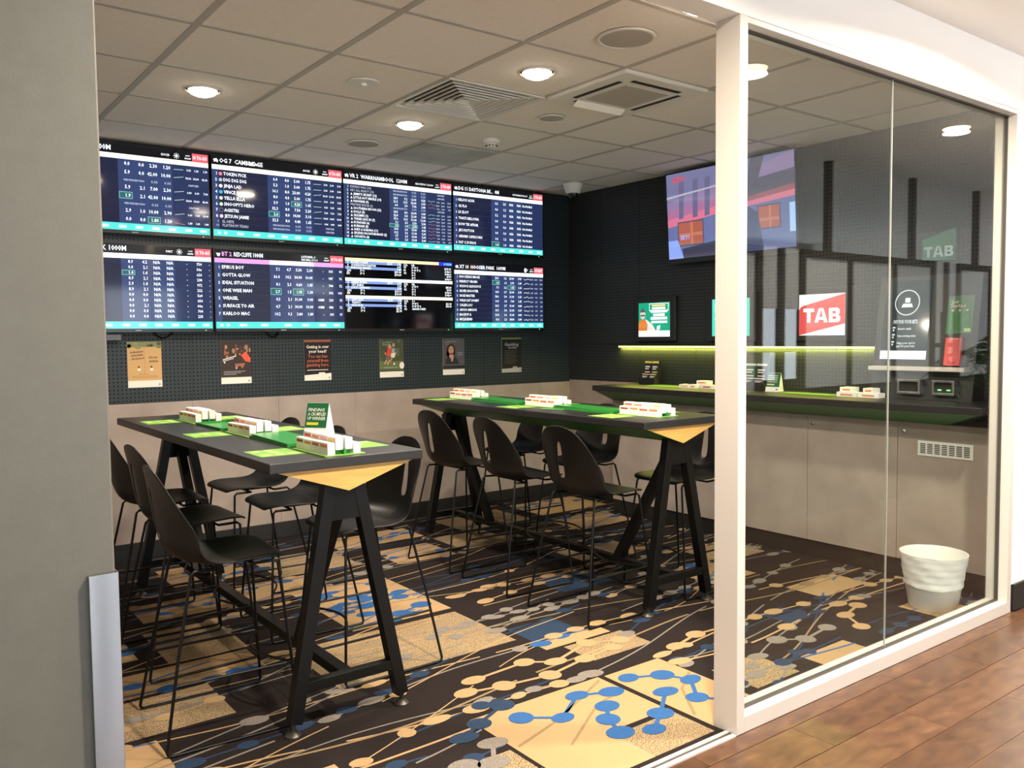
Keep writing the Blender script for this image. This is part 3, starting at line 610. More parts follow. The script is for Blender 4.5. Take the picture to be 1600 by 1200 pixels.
def c3(s):
    blk = gcol((.004,.004,.006), .6); bar = gcol((.28,.42,.88), 1.0); yel = gcol((1,.85,.45), 1.4)
    s.rect(0,0,1000,562,blk)
    def block(v, top, rows, qn, right, pays):
        s.rect(0,v,1000,v+24,top,2)
        for i, (n, nm, a, b) in enumerate(rows):
            y = v+24+i*21
            if i != 1: s.rect(0,y,505,y+21,bar,2)
            s.text(24, y+18, 21, n, TXT, 'c'); s.text(52, y+18, 21, nm, TXT, maxw=220)
            if a: s.text(420, y+18, 20, a, TXT, 'r')
            s.text(500, y+18, 20, b, TXT, 'r')
        y = v+24+63
        for i, (c, n, p) in enumerate(qn): s.text(14, y+19+i*22, 22, c, TXT); s.text(130, y+19+i*22, 21, n, TXT); s.text(502, y+19+i*22, 22, p, TXT, 'r')
        for i, (c, n) in enumerate(right): s.text(525, v+45+i*21, 20, c, TXT) if c else None; s.text(600, v+45+i*21, 20, n, TXT)
        for i, p in enumerate(pays): s.text(988, v+62+i*21, 20, p, TXT, 'r')
    block(10, yel, [('3','RICHIE DONAP','$2.20','1.30'),('4','GONNAWISHONASTAR','','6.60'),('7','EVIE DIVA MAREN','','3.80')], [('QN','3* 4','$40.40'),('EX','3* 4','$34.60')], [('SCR','NIL'),('TF','3* 4* 7'),('F4','3* 4* 7* 5'),('A2','3* 4'),('','3* 7'),('','4* 7')], ['$343.20','Jackpot','Jackpot','$3.80','Jackpot'])
    s.rect(865,8,1000,38,gcol((.03,.05,.9), 1.0),3); s.text(990, 32, 20, 'INTERIM', gcol((.3,.75,1), 1.3), 'r')
    block(165, WHT, [('5','SAMBA MURA','$4.70','2.10'),('6','CEY BABLE','','2.20'),('7','LUCY CANNON','','2.40')], [('QN','5* 6','$14.10'),('EX','5* 6','$13.60')], [('SCR','NIL'),('TF','6* 5* 7'),('A2','5* 6'),('','5* 7'),('','7* 6')], ['$85.80','$4.20','Jackpot','Jackpot'])
    block(303, CREAMB, [('3','GAO GAO','$2.80','1.70'),('8','TIANYU','','1.40'),('5','HUA HUA','','NTD')], [('QN','3* 8','$3.70'),('EX','3* 8','$5.70')], [('SCR','3 6'),('TF','3* 8* 5'),('F4','3* 8* 5* 4'),('A2','ABANDONED')], ['$21.30','$40.60'])
def c4(s):
    base(s, 'XT 10  HOOSIER PARK  1609M', TXT, WHT, 'START', 'PART', False); s.ell(790, 36, 15, 20, TXT, 3); s.ell(790, 34, 6, 6, HDR, 4)
    N = ['SHOCKING IMAGE','PERFECT VIRGIN','VICIOUS ALDICIOUS','SILVER SHOOTER','SAGE MASTER','WILDCAT BOBBY','CALEB LOU','ADIOS AMIGOS','BACKUP A','MCLEGEND']
    D = [('23.5','6.2','23.00','3.90'),('1.4','1.3','3.70','1.40'),('5.1','2.2','1.75','1.14'),('14.3','2.7','23.00','3.70'),('28.6','5.4','21.00','3.60'),('16.5','1.8','7.00','1.95'),('26.2','3.7','31.00','4.80'),('15.7','5.4','21.00','3.60'),('21.8','3.6','31.00','4.80'),('10.1','2.3','34.00','5.00')]
    for i in range(10):
        v = 126+i*41; s.text(34, v, 22, str(i+1), TXT, 'r'); s.text(52, v, 25, N[i], TXT, maxw=230)
        if i == 1: hl(s, 408, 492, v-30, v+10)
        if i == 2: hl(s, 582, 668, v-30, v+10)
        odds(s, v, D[i], 23); s.line([(768+k*14, v-8+rnd(-8,8)) for k in range(6)], 3, TXT, 3)
        for u in (880, 932, 992): s.text(u, v, 16, random.choice(('23.00','17.00','6.50','9.00')), TXT2, 'r')
    rowsep(s, 10)
Wm, Hm = .99, .56
for (xc, zb, lab, dr) in ((1.447, 2.232, 'odds monitor at the left end of the top row, partly hidden by the grey wall', b1), (2.462, 2.232, 'monitor in the top row listing OG 7 CAMBRIDGE runners', b2), (3.467, 2.232, 'monitor in the top row listing VR 2 WARRNAMBOOL runners', b3), (4.466, 2.240, 'monitor at the right end of the top row listing DG 11 DAYTONA runners', b4),
        (1.447, 1.580, 'odds monitor at the left end of the bottom row with columns of N/A', c1), (2.462, 1.580, 'monitor in the bottom row with a magenta bar listing BT 2 REDCLIFFE', c2), (3.467, 1.578, 'black results monitor with white and yellow bars in the bottom row', c3), (4.466, 1.580, 'monitor at the right end of the bottom row listing XT 10 HOOSIER PARK', c4)):
    monitor(xc, zb, Wm if xc < 4 else .968, Hm if xc < 4 else .552, lab, dr)
# cables hanging below the monitors and a small wall bracket
for xc, dx, lab in ((1.62, .07, 'black cable loop hanging below the leftmost bottom monitor'), (2.40, .05, 'black cable loop hanging below the magenta barred monitor')):
    tag(obj('cable', G().tube([(xc-dx+2*dx*k/12, YB-.03, 1.56-.045*math.sin(PI*k/12)) for k in range(13)], .005, 6), M['rod'], smooth=True), lab, 'cable')
tag(obj('wall_bracket', G().box((1.25, YB-.06, 1.50), (1.345, YB-.0125, 1.545)), mat('grey_metal', (.10,.10,.11), .4, .5), bevel=.004), 'small grey metal bracket on the pegboard under the leftmost monitor', 'bracket')

# ------------------------------------------------------------------ posters on the pegboard
def poster(x0, draw, label, z1=1.492, wd=.221, ht=.312):
    t = thing('poster', label, 'poster', (x0+wd/2, YB-.015, z1-ht), 'notices on the pegboard')
    y = YB-.0145
    obj('sheet', G().box((x0, y, z1-ht), (x0+wd, y+.0015, z1)), M['paper'], t)
    s = Sheet((x0, y, z1), (wd/100, 0, 0), (0, 0, -ht/141), (0, -1, 0)); draw(s); s.done('print', t)
CW = ink((.80,.76,.68))
def foot(s, v=120): s.rect(0,v,100,141,CW,2); s.ell(92, 133, 3, 4, ink((.35,.33,.30)), 3)
def p1(s):
    wd = ink((.58,.36,.15)); s.rect(0,0,100,120,wd); s.rect(0,0,100,17,ink((.20,.22,.10)),2)
    for k in range(9): s.ell(rnd(5,95), rnd(5,24), rnd(5,10), rnd(3,6), ink(random.choice(((.14,.18,.06),(.25,.26,.12),(.10,.07,.04)))), 3)
    s.rect(49,18,50,100,ink((.40,.23,.09)),3); dk = ink((.12,.07,.04))
    for v in (36, 46, 56): scrawl(s, 8+(v-36)*.2, v, 36, 7, dk, .08)
    for v in (52, 64): scrawl(s, 62, v, 26, 7, dk)
    for u in (32, 69): s.ell(u, 78, 3, 3.5, dk, 3); s.ell(u+1, 86, 5, 4, CW, 3)
    for v in (100, 106, 110): s.rect(12+ (v==100)*18, v, 88-(v==100)*28, v+1.2, ink((.36,.2,.09)), 3)
    foot(s)
def p2(s):
    s.rect(0,0,100,120,ink((.035,.026,.024)))
    for k in range(26): s.ell(rnd(3,97), rnd(14,58), rnd(2,6), rnd(3,9), ink(random.choice(((.30,.11,.05),(.18,.07,.04),(.42,.20,.10),(.08,.045,.03)))), 2+k*.05)
    s.quad([(66,48),(82,36),(98,58),(97,72),(80,68)], ink((.72,.10,.05)), 4); s.ell(84, 22, 6, 8, ink((.28,.20,.14)), 4); s.quad([(45,76),(80,74),(70,92),(62,82),(48,92)], ink((.34,.12,.07)), 4)
    s.line([(6,62),(50,50)], 3, CW, 5); s.line([(6,67),(42,58)], 2, CW, 5); s.ell(50, 90, 2, 3, CW, 5); s.ell(12, 71, 2.5, 3, CW, 5)
    for v in (100, 105, 110): s.rect(8, v, 80-(v-100)*3, v+1.4, ink((.45,.42,.40)), 3)
    foot(s)
def p3(s):
    s.rect(0,0,100,141,ink((.016,.011,.012))); s.rect(0,0,100,8,ink((.26,.085,.05)),2)
    for v, tx in ((29,'Getting in over'),(45,'your head?')): s.text(50, v, 15, tx, CW, 'c', maxw=84)
    for v, tx in ((62,'You can ban'),(77,'yourself from'),(92,'gambling here.')): s.text(50, v, 14.5, tx, ink((.48,.13,.06)), 'c', maxw=84)
    s.rect(10,104,88,106,CW,2); s.rect(0,122,100,141,CW,2); s.quad([(0,122),(100,117),(100,124),(0,126)], CW, 3); s.rect(53,114,76,120,CW,4); s.ell(92, 133, 3, 4, ink((.35,.33,.30)), 5)
def p4(s):
    s.rect(0,0,100,120,ink((.060,.075,.040))); s.rect(0,82,100,112,ink((.12,.15,.06)),2)
    for k in range(20): s.ell(rnd(3,97), rnd(4,75), rnd(4,9), rnd(4,8), ink(random.choice(((.03,.045,.02),(.09,.12,.06),(.05,.06,.035)))), 2+.04*k)
    sk = ink((.50,.28,.17)); s.quad([(36,34),(50,30),(47,64),(28,60),(24,46)], ink((.62,.06,.04)), 4); s.ell(42, 28, 6, 7, sk, 5); s.quad([(28,60),(46,64),(38,80),(26,74)], ink((.15,.12,.10)), 4); s.line([(30,74),(20,92)], 6, sk, 4); s.line([(40,76),(32,94)], 6, sk, 4); s.line([(28,44),(22,56)], 5, sk, 4)
    s.quad([(50,36),(64,34),(70,54),(52,54)], ink((.25,.36,.36)), 4); s.quad([(48,52),(68,52),(60,70),(46,66)], ink((.70,.66,.54)), 5); s.ell(58, 22, 5, 7, sk, 5); s.line([(64,40),(70,54)], 5, sk, 4); s.line([(52,68),(42,84)], 5, sk, 4); s.ell(60, 92, 3.5, 4, CW, 5); s.ell(92, 98, 10, 13, CW, 5)
    scrawl(s, 12, 16, 44, 5, ink((.30,.31,.24)), .1); scrawl(s, 12, 24, 34, 5, ink((.30,.31,.24)), .1); s.rect(16,104,74,106,ink((.35,.36,.28)),3); foot(s)
def p5(s):
    s.rect(0,0,100,120,ink((.085,.085,.095))); hair = ink((.030,.018,.014)); sk = ink((.50,.28,.19))
    s.ell(37, 48, 21, 27, hair, 2, 20); s.ell(34, 62, 19, 16, hair, 2); s.ell(38, 46, 12, 17, sk, 3, 18); s.quad([(32,58),(46,58),(50,74),(28,74)], sk, 3); s.quad([(10,100),(12,82),(28,68),(40,96),(52,68),(68,82),(74,100)], ink((.030,.024,.028)), 4); s.quad([(28,68),(52,68),(48,98),(40,84)], sk, 3.5); s.quad([(40,84),(50,82),(48,100)], CW, 3.6)
    for u in (33.5, 43): s.ell(u, 43, 1.8, 1.3, hair, 4)
    s.ell(38, 56, 4.2, 1.3, ink((.42,.12,.10)), 4); s.quad([(37,45),(39.5,51),(36.5,51)], ink((.42,.22,.15)), 4)
    scrawl(s, 10, 16, 50, 4.5, ink((.30,.30,.32)), .06); scrawl(s, 12, 24, 18, 4.5, ink((.30,.30,.32))); scrawl(s, 66, 58, 28, 4.5, ink((.34,.34,.36))); scrawl(s, 66, 66, 26, 4.5, ink((.34,.34,.36))); s.rect(0,106,100,116,ink((.02,.02,.022)),3); foot(s)
def p6(s):
    s.rect(0,0,100,141,ink((.012,.012,.013))); s.rect(0,0,100,6,ink((.16,.24,.06)),2); c = ink((.34,.34,.33))
    s.text(50, 33, 19, 'Gambling', c, 'c', maxw=74); s.text(54, 44, 13, 'checklist', c, 'c', maxw=50)
    for k in range(9): s.rect(14, 52+k*6.4, 80-(k%3)*6, 53.6+k*6.4, ink((.11,.11,.11)), 2)
    s.quad([(0,126),(100,122),(100,141),(0,141)], ink((.42,.41,.37)), 2); s.rect(55,117,78,124,c,3); s.ell(92, 132, 2.5, 4, ink((.1,.1,.1)), 3)
for x0, dr, lab in ((1.386, p1, 'tan wooden looking notice with handwriting, leftmost on the pegboard'), (2.014, p2, 'dark notice with an orange lit pub scene, second from the left'), (2.648, p3, 'black notice reading Getting in over your head?'), (3.294, p4, 'notice with a photo of two people playing ball on grass'), (3.898, p5, 'grey notice with a portrait of a smiling dark-haired woman'), (4.522, p6, 'black Gambling checklist notice with a green top edge')):
    poster(x0, dr, lab)

# ------------------------------------------------------------------ right wall: television, small screens, light strip
def side_sheet(x, y0, z1, wd, ht, nu, nv, tilt=0.0):
    """print on a plane facing -X; u runs from high y to low y (left to right as seen)"""
    return Sheet((x, y0, z1), (0, -wd/nu, 0), (math.sin(tilt)*ht/nv, 0, -math.cos(tilt)*ht/nv), (-1, 0, 0))
tv = thing('wall_television', 'large television hanging under the ceiling on the right wall, showing a studio presenter', 'television', (5.24, 4.19, 2.09))
TL = math.radians(3.5); tx, ty0, tz, tw, tht = 5.185, 4.785, 2.785, 1.19, .672
sn, cs = math.sin(TL), math.cos(TL)
def tvp(d, u, v): return (tx + sn*v*tht + d*cs, ty0-u*tw, tz-cs*v*tht + d*sn)
def tvbox(d0, d1, u0, u1, v0, v1): return [tvp(d0,u0,v1), tvp(d0,u1,v1), tvp(d1,u1,v1), tvp(d1,u0,v1), tvp(d0,u0,v0), tvp(d0,u1,v0), tvp(d1,u1,v0), tvp(d1,u0,v0)]
obj('housing', G().hexa(tvbox(.004,.05,-.012,1.012,-.015,1.055)), M['house'], tv)
obj('bezel', G().hexa(tvbox(-.002,.004,-.012,1.012,1.0,1.055)).hexa(tvbox(-.002,.004,-.012,1.012,-.015,0)).hexa(tvbox(-.002,.004,-.012,0,0,1)).hexa(tvbox(-.002,.004,1,1.012,0,1)), M['bez'], tv)
obj('wall_mount', G().box((5.235, 4.02, 2.25), (XR-.013, 4.38, 2.6)), M['house'], tv)
dsp = obj('display', G().hexa(tvbox(0,.004,0,1,0,1)), mat('tv_glass', (.005,.005,.008), .07, 0, .5, (.20,.20,.32), .4), tv)
s = Sheet((tx, ty0, tz), (0, -tw/1000, 0), (sn*tht/562, 0, -cs*tht/562), (-cs, 0, -sn))
lav, mau, pk, gr, bl2 = gcol((.22,.22,.40), .9), gcol((.34,.24,.44), .9), gcol((.95,.24,.38), .8), gcol((.12,.11,.17), .8), gcol((.17,.20,.42), .9)
s.rect(0,0,1000,562,lav); s.quad([(0,190),(1000,0),(1000,230),(0,330)], mau, 2); s.quad([(0,300),(440,250),(1000,215),(1000,262),(440,300),(0,352)], pk, 3); s.quad([(0,240),(1000,150),(1000,215),(440,255),(0,305)], gcol((.55,.22,.42), .8), 2.5)
for u in (110, 230, 330): s.quad([(u,60),(u+45,55),(u+30,300),(u-10,305)], gcol((.20,.18,.33), .8), 3.5)
s.rect(0,352,1000,562,bl2,4); s.quad([(0,352),(440,300),(1000,262),(1000,420),(0,420)], bl2, 4); s.quad([(690,0),(790,0),(740,140),(650,150)], gr, 5); s.quad([(640,135),(1000,100),(1000,225),(600,262)], gr, 5.5); s.quad([(600,262),(1000,225),(1000,190),(612,235)], gcol((.50,.16,.20), .7), 5.8)
s.quad([(0,148),(440,120),(440,130),(0,162)], gcol((.55,.52,.65), .9), 4)
for (u0, v0, u1, v1) in ((95, 330, 300, 475), (740, 300, 890, 430)): s.rect(u0-8, v0-8, u1+8, v1+8, gr, 5.5); s.rect(u0, v0, u1, v1, gcol((.52,.14,.09), .9), 6); s.rect(u0+(u1-u0)*.5, v0, u0+(u1-u0)*.6, v1, gcol((.70,.22,.14), .9), 6.5); s.rect(u0+4, v0+70, u1-4, v0+90, gcol((.62,.24,.16), .9), 6.2)
s.text(108, 440, 38, 'SKY1', gcol((.35,.45,1), 1.3), maxw=80, l=7.5); s.text(55, 62, 52, 'SKY1', gcol((1,.04,.04), 1.0), maxw=110, l=7)
st = gcol((.085,.10,.22), .8); s.quad([(395,562),(410,330),(470,280),(560,262),(650,280),(735,330),(775,562)], st, 7); s.ell(555, 205, 48, 66, gcol((.50,.30,.22), .8), 7.5, 20); s.ell(555, 160, 50, 30, gcol((.06,.05,.05), .7), 7.6); s.quad([(530,262),(582,262),(566,420)], gcol((.75,.75,.82), 1.0), 7.6); s.quad([(550,275),(563,275),(568,400),(556,420),(546,400)], gcol((.30,.05,.10), .8), 7.8)
for u in (535, 576): s.ell(u, 198, 7, 4, gcol((.08,.06,.05), .7), 7.9)
s.ell(555, 238, 16, 4, gcol((.36,.14,.12), .7), 7.9); s.quad([(0,440),(85,440),(130,562),(0,562)], gcol((.30,.42,.95), 1.0), 6.5); s.quad([(120,500),(400,470),(395,562),(130,562)], gcol((.07,.07,.12), .8), 6.2); s.rect(960,300,1000,470,gcol((.45,.65,1),1.1),6)
s.done('broadcast_picture', dsp)

def small_screen(yc, label, draw):
    t = thing('promotion_screen', label, 'screen', (5.30, yc, 1.45), 'small promotion screens above the light strip')
    y0 = yc+.178; z1 = 1.776
    obj('housing', G().box((5.282, yc-.232, 1.452), (XR-.0125, yc+.232, 1.824)), M['house'], t, bevel=.006)
    d = obj('display', G().box((5.279, yc-.178, 1.490), (5.283, yc+.178, 1.776)), mat('promo_glass', (.01,.01,.01), .08, 0, .5, (.3,.3,.3), .3), t)
    s = side_sheet(5.279, y0, z1, .356, .286, 100, 80); draw(s); s.done('promotion_picture', d)
gsc = gcol((.015,.40,.22), 1.1); wsc = gcol((1,1,1), 1.5)
def q1(s):
    s.rect(0,0,100,80,gsc); s.rect(0,66,100,80,wsc,2); s.ell(14, 28, 9, 11, gcol((.75,.70,.64), 1.0), 4); s.quad([(4,22),(24,22),(14,12)], gcol((.15,.15,.16), .8), 4.5); s.quad([(0,48),(6,40),(22,40),(30,52),(28,66),(0,66)], gcol((.75,.22,.03), 1.1), 4); s.quad([(22,38),(44,50),(56,66),(28,66)], gcol((.80,.74,.68), 1.2), 3); s.line([(6,30),(22,30)], 3, gcol((.1,.1,.1), .6), 5)
    s.frame(35, 2, 96, 19, 1.2, wsc, 3); s.rect(44,5,86,9,gcol((.95,.75,.3),1.2),4); s.rect(44,11,86,16,wsc,4); s.quad([(36,19),(96,19),(90,24),(42,24)], gcol((.8,.95,.9),1.2), 3); s.rect(48,26,84,32,wsc,4); s.rect(40,34,92,40,wsc,4); s.rect(42,43,92,48,wsc,4); s.quad([(60,56),(70,53),(69,63),(59,66)], wsc, 4)
def q2(s): s.rect(0,0,100,80,gcol((.10,.80,.62), 1.1)); s.rect(8,10,60,30,wsc,3); s.rect(8,40,70,46,wsc,3)
def q3(s):
    s.rect(0,0,100,80,wsc); rd = gcol((1,.11,.10), 1.05)
    s.quad([(0,80),(0,30),(4,24),(12,21),(100,1),(100,58)], rd, 3); s.rect(0,30,16,76,gcol((1,.05,.04),1.0),3.5) if False else None
    block_tab(s, 10, 27.5, 80, 27.5, gcol((1,1,1), 1.6))
small_screen(5.008, 'small green promotion screen showing a figure with an orange ball, left of the white post', q1)
small_screen(4.210, 'turquoise promotion screen mostly hidden behind the white post', q2)
small_screen(3.428, 'red and white TAB screen seen through the glass', q3)
st_ = thing('light_strip', 'glowing yellow green light strip along the right wall above the counter', 'light strip', (5.31, 4.25, 1.41))
obj('channel', G().box((5.296, 3.045, 1.412), (XR-.0125, 5.462, 1.424)), M['house'], st_)
obj('diffuser', G().box((5.300, 3.05, 1.397), (5.318, 5.455, 1.412)), mat('lime_led', (1,1,1), .5, emit=(.80,.72,.10), es=3.0), st_)
L = bpy.data.lights.new('strip_lamp', 'AREA'); L.shape = 'RECTANGLE'; L.size = .02; L.size_y = 2.38; L.energy = 15.0; L.color = (.82,.80,.12)
o = bpy.data.objects.new('strip_lamp', L); COL.objects.link(o); o.location = (5.309, 4.252, 1.394); attach(o, st_)

# ------------------------------------------------------------------ counter and cabinets
XC = 5.0
cw = thing('counter_worktop', 'long black counter with a dark green sloping underside along the right wall', 'counter', (5.05, 3.7, 1.045))
obj('slab', G().box((4.78, 2.13, 1.048), (XR-.0125, 5.235, 1.09)), M['ttop'], cw, bevel=.003)
A = [(4.80,2.16,1.047),(XR-.02,2.16,1.047),(XR-.02,5.225,1.047),(4.80,5.225,1.047)]; B_ = [(XC-.004,2.42,.962),(XR-.02,2.42,.962),(XR-.02,5.222,.962),(XC-.004,5.222,.962)]
obj('sloping_underside', G().hexa(B_+A), M['green'], cw)
for k in range(5):
    y1 = 5.22-.626*k; y0 = y1-.626
    lab = ['counter cabinet at the far end, nearest the screens', 'second counter cabinet from the screens', 'middle counter cabinet behind the white post', 'counter cabinet with a round knob, second from the glass', 'counter cabinet with a white vent grille, beside the bin'][k]
    t = thing('counter_cabinet', 'beige ' + lab, 'cabinet', (5.17, (y0+y1)/2, 0), 'beige cabinets under the counter')
    obj('carcass', G().box((XC+.02, y0+.001, .115), (XR-.0125, y1-.001, .961)), M['lam'], t)
    obj('toe_kick', G().box((XC+.012, y0, .002), (XC+.03, y1, .115)), M['black'], t)
    d = obj('door', G().box((XC, y0+.0015, .118), (XC+.0195, y1-.0015, .960)), M['lam'], t, bevel=.001)
    obj('knob', G().lathe([(.004, XC), (.004, XC-.014), (.011, XC-.018), (.012, XC-.025), (.006, XC-.029)], (0, y1-.05, .91), 16, axis='x'), M['chrome'], d, True)
    if k == 4:
        v = obj('vent_grille', G().box((XC-.006, 2.265, .768), (XC-.0005, 2.588, .858)), M['offwhite'], t, bevel=.001)
        for q in range(7):
            ya = 2.572-q*.0425; gq = G()
            for r in range(6): gq.box((XC-.0075, ya-.032, .784+r*.0105), (XC-.006, ya, .7895+r*.0105))
            obj('vent_slots', gq, M['dark'], v)

# ------------------------------------------------------------------ betting terminal at the end of the counter
bt = thing('betting_terminal', 'self service betting terminal on the counter end with a PAY FOR YOUR BETS screen', 'terminal', (5.2, 2.68, 1.09))
hb = M['house']
obj('cabinet_body', G().hexa([(5.17,2.36,1.09),(XR-.0125,2.36,1.09),(XR-.0125,3.0,1.09),(5.17,3.0,1.09),(5.29,2.36,1.86),(XR-.0125,2.36,1.86),(XR-.0125,3.0,1.86),(5.29,3.0,1.86)]), mat('terminal_body', (.02,.023,.024), .35), bt)
T1 = math.atan2(.12, .77)
def tp(u, z, d=0): k = (z-1.09)/.77; return (5.17+.12*k-d, u, z)
def tq(y0, z0, y1, z1, d0=.0, d1=.004): return [tp(y0,z0,d1), tp(y1,z0,d1), tp(y1,z0,d0), tp(y0,z0,d0), tp(y0,z1,d1), tp(y1,z1,d1), tp(y1,z1,d0), tp(y0,z1,d0)]
d = obj('touch_screen', G().hexa(tq(2.955,1.335,2.655,1.83,.001,.006)), mat('touch_glass', (.01,.012,.013), .1, 0, .5, (.05,.07,.07), .7), bt)
k = .12/.77
s = Sheet(tp(2.955, 1.83, .007), (0,-.30/100,0), (-k*.495/165,0,-.495/165), (-1,0,0)); tw_ = gcol((.9,1,.97), 1.2); bgc = gcol((.045,.065,.066), .9)
s.rect(0,0,100,165,bgc); s.rect(0,147,100,165,gcol((.86,.88,1),1.6),2)
for q in range(28):
    a, b = 2*PI*q/28, 2*PI*(q+1)/28; s.quad([(50+27*math.cos(a),46+27*math.sin(a)),(50+27*math.cos(b),46+27*math.sin(b)),(50+25*math.cos(b),46+25*math.sin(b)),(50+25*math.cos(a),46+25*math.sin(a))], tw_, 3)
s.rect(45,36,56,46,tw_,3); s.quad([(41,48),(60,48),(63,56),(38,56)], tw_, 3); s.text(50, 90, 11, 'PAY FOR YOUR BETS', tw_, 'c', maxw=52, slant=.1)
for i, tx in enumerate((['Insert cash.'], ['Scan a winning ticket.'], ['Swipe your card to', 'pay for your bets.'])):
    v = 103+i*15; s.rect(23, v-6, 29, v-3, tw_, 3); s.rect(24, v-1, 27, v+3, tw_, 3)
    for j, q in enumerate(tx): s.text(35, v+j*6.4, 6.6, q, tw_, maxw=40)
s.done('screen_picture', d)
p = obj('get_started_card', G().hexa(tq(2.55,1.492,2.395,1.722,.001,.004)), mat('card_green', (.02,.16,.04), .25), bt)
s = Sheet(tp(2.55, 1.722, .0045), (0,-.155/100,0), (-k*.23/150,0,-.23/150), (-1,0,0)); s.text(12, 30, 22, 'Get', CW, maxw=30); s.text(12, 46, 22, 'Started', CW, maxw=56)
for q in range(3): s.ell(20+q*28, 58, 5, 4, CW, 3); s.rect(14+q*28, 68, 30+q*28, 130, ink((.06,.28,.08)), 2)
s.rect(70,128,94,142,ink((.60,.70,.30)),3); s.done('card_print', p)
r = obj('card_reader', G().hexa(tq(2.535,1.302,2.438,1.47,.001,.03)), mat('reader_red', (.70,.10,.10), .3), bt, bevel=.004)
s = Sheet(tp(2.535, 1.47, .0308), (0,-.097/100,0), (-k*.168/170,0,-.168/170), (-1,0,0)); s.text(50, 158, 18, 'SCAN', ink((.25,.02,.02)), 'c')
for q in range(3): s.ell(42+q*16, 8, 5, 4, CW, 3)
s.done('reader_print', r)
obj('metal_shelf', G().box((5.10, 2.375, 1.267), (5.22, 2.975, 1.292)), M['alu'], bt, bevel=.003)
for (ya, yb, lit) in ((2.80, 2.655, 0), (2.582, 2.448, 1)):
    f = G().box((5.135,yb,1.122),(5.185,ya,1.138)).box((5.135,yb,1.198),(5.185,ya,1.213)).box((5.135,yb,1.138),(5.185,yb+.014,1.198)).box((5.135,ya-.014,1.138),(5.185,ya,1.198))
    n = obj('note_slot' if lit else 'ticket_slot', f, M['steel'], bt, bevel=.002)
    obj('slot_mouth', G().box((5.155,yb+.014,1.138),(5.185,ya-.014,1.198)), M['dark'], n)
    if lit:
        obj('slot_lights', G().box((5.15,yb+.03,1.15),(5.156,yb+.05,1.158)).box((5.15,ya-.05,1.15),(5.156,ya-.03,1.158)), mat('green_led', (0,0,0), .5, emit=(.2,1,.25), es=2.5), n)
        s = side_sheet(5.1345, ya, 1.213, ya-yb, .015, 100, 12); s.text(50, 10, 9, 'INSERT NOTE', ink((.05,.05,.05)), 'c', maxw=80); s.done('slot_lettering', n)
sg = thing('tab_sign', 'dim green TAB sign on the right wall above the betting terminal', 'sign', (5.3, 2.63, 1.95))
obj('board', G().hexa([(5.295,2.53,1.945),(XR-.0125,2.53,1.945),(XR-.0125,2.735,1.955),(5.295,2.735,1.955),(5.295,2.53,2.14),(XR-.0125,2.53,2.14),(XR-.0125,2.735,2.08),(5.295,2.735,2.08)]), mat('sign_green', (.02,.11,.06), .3, emit=(.02,.11,.06), es=.25), sg)
s = side_sheet(5.295, 2.735, 2.05, .205, .09, 100, 44); block_tab(s, 6, 8, 88, 32, gcol((.55,.62,.55), .6)); s.done('lettering', sg)

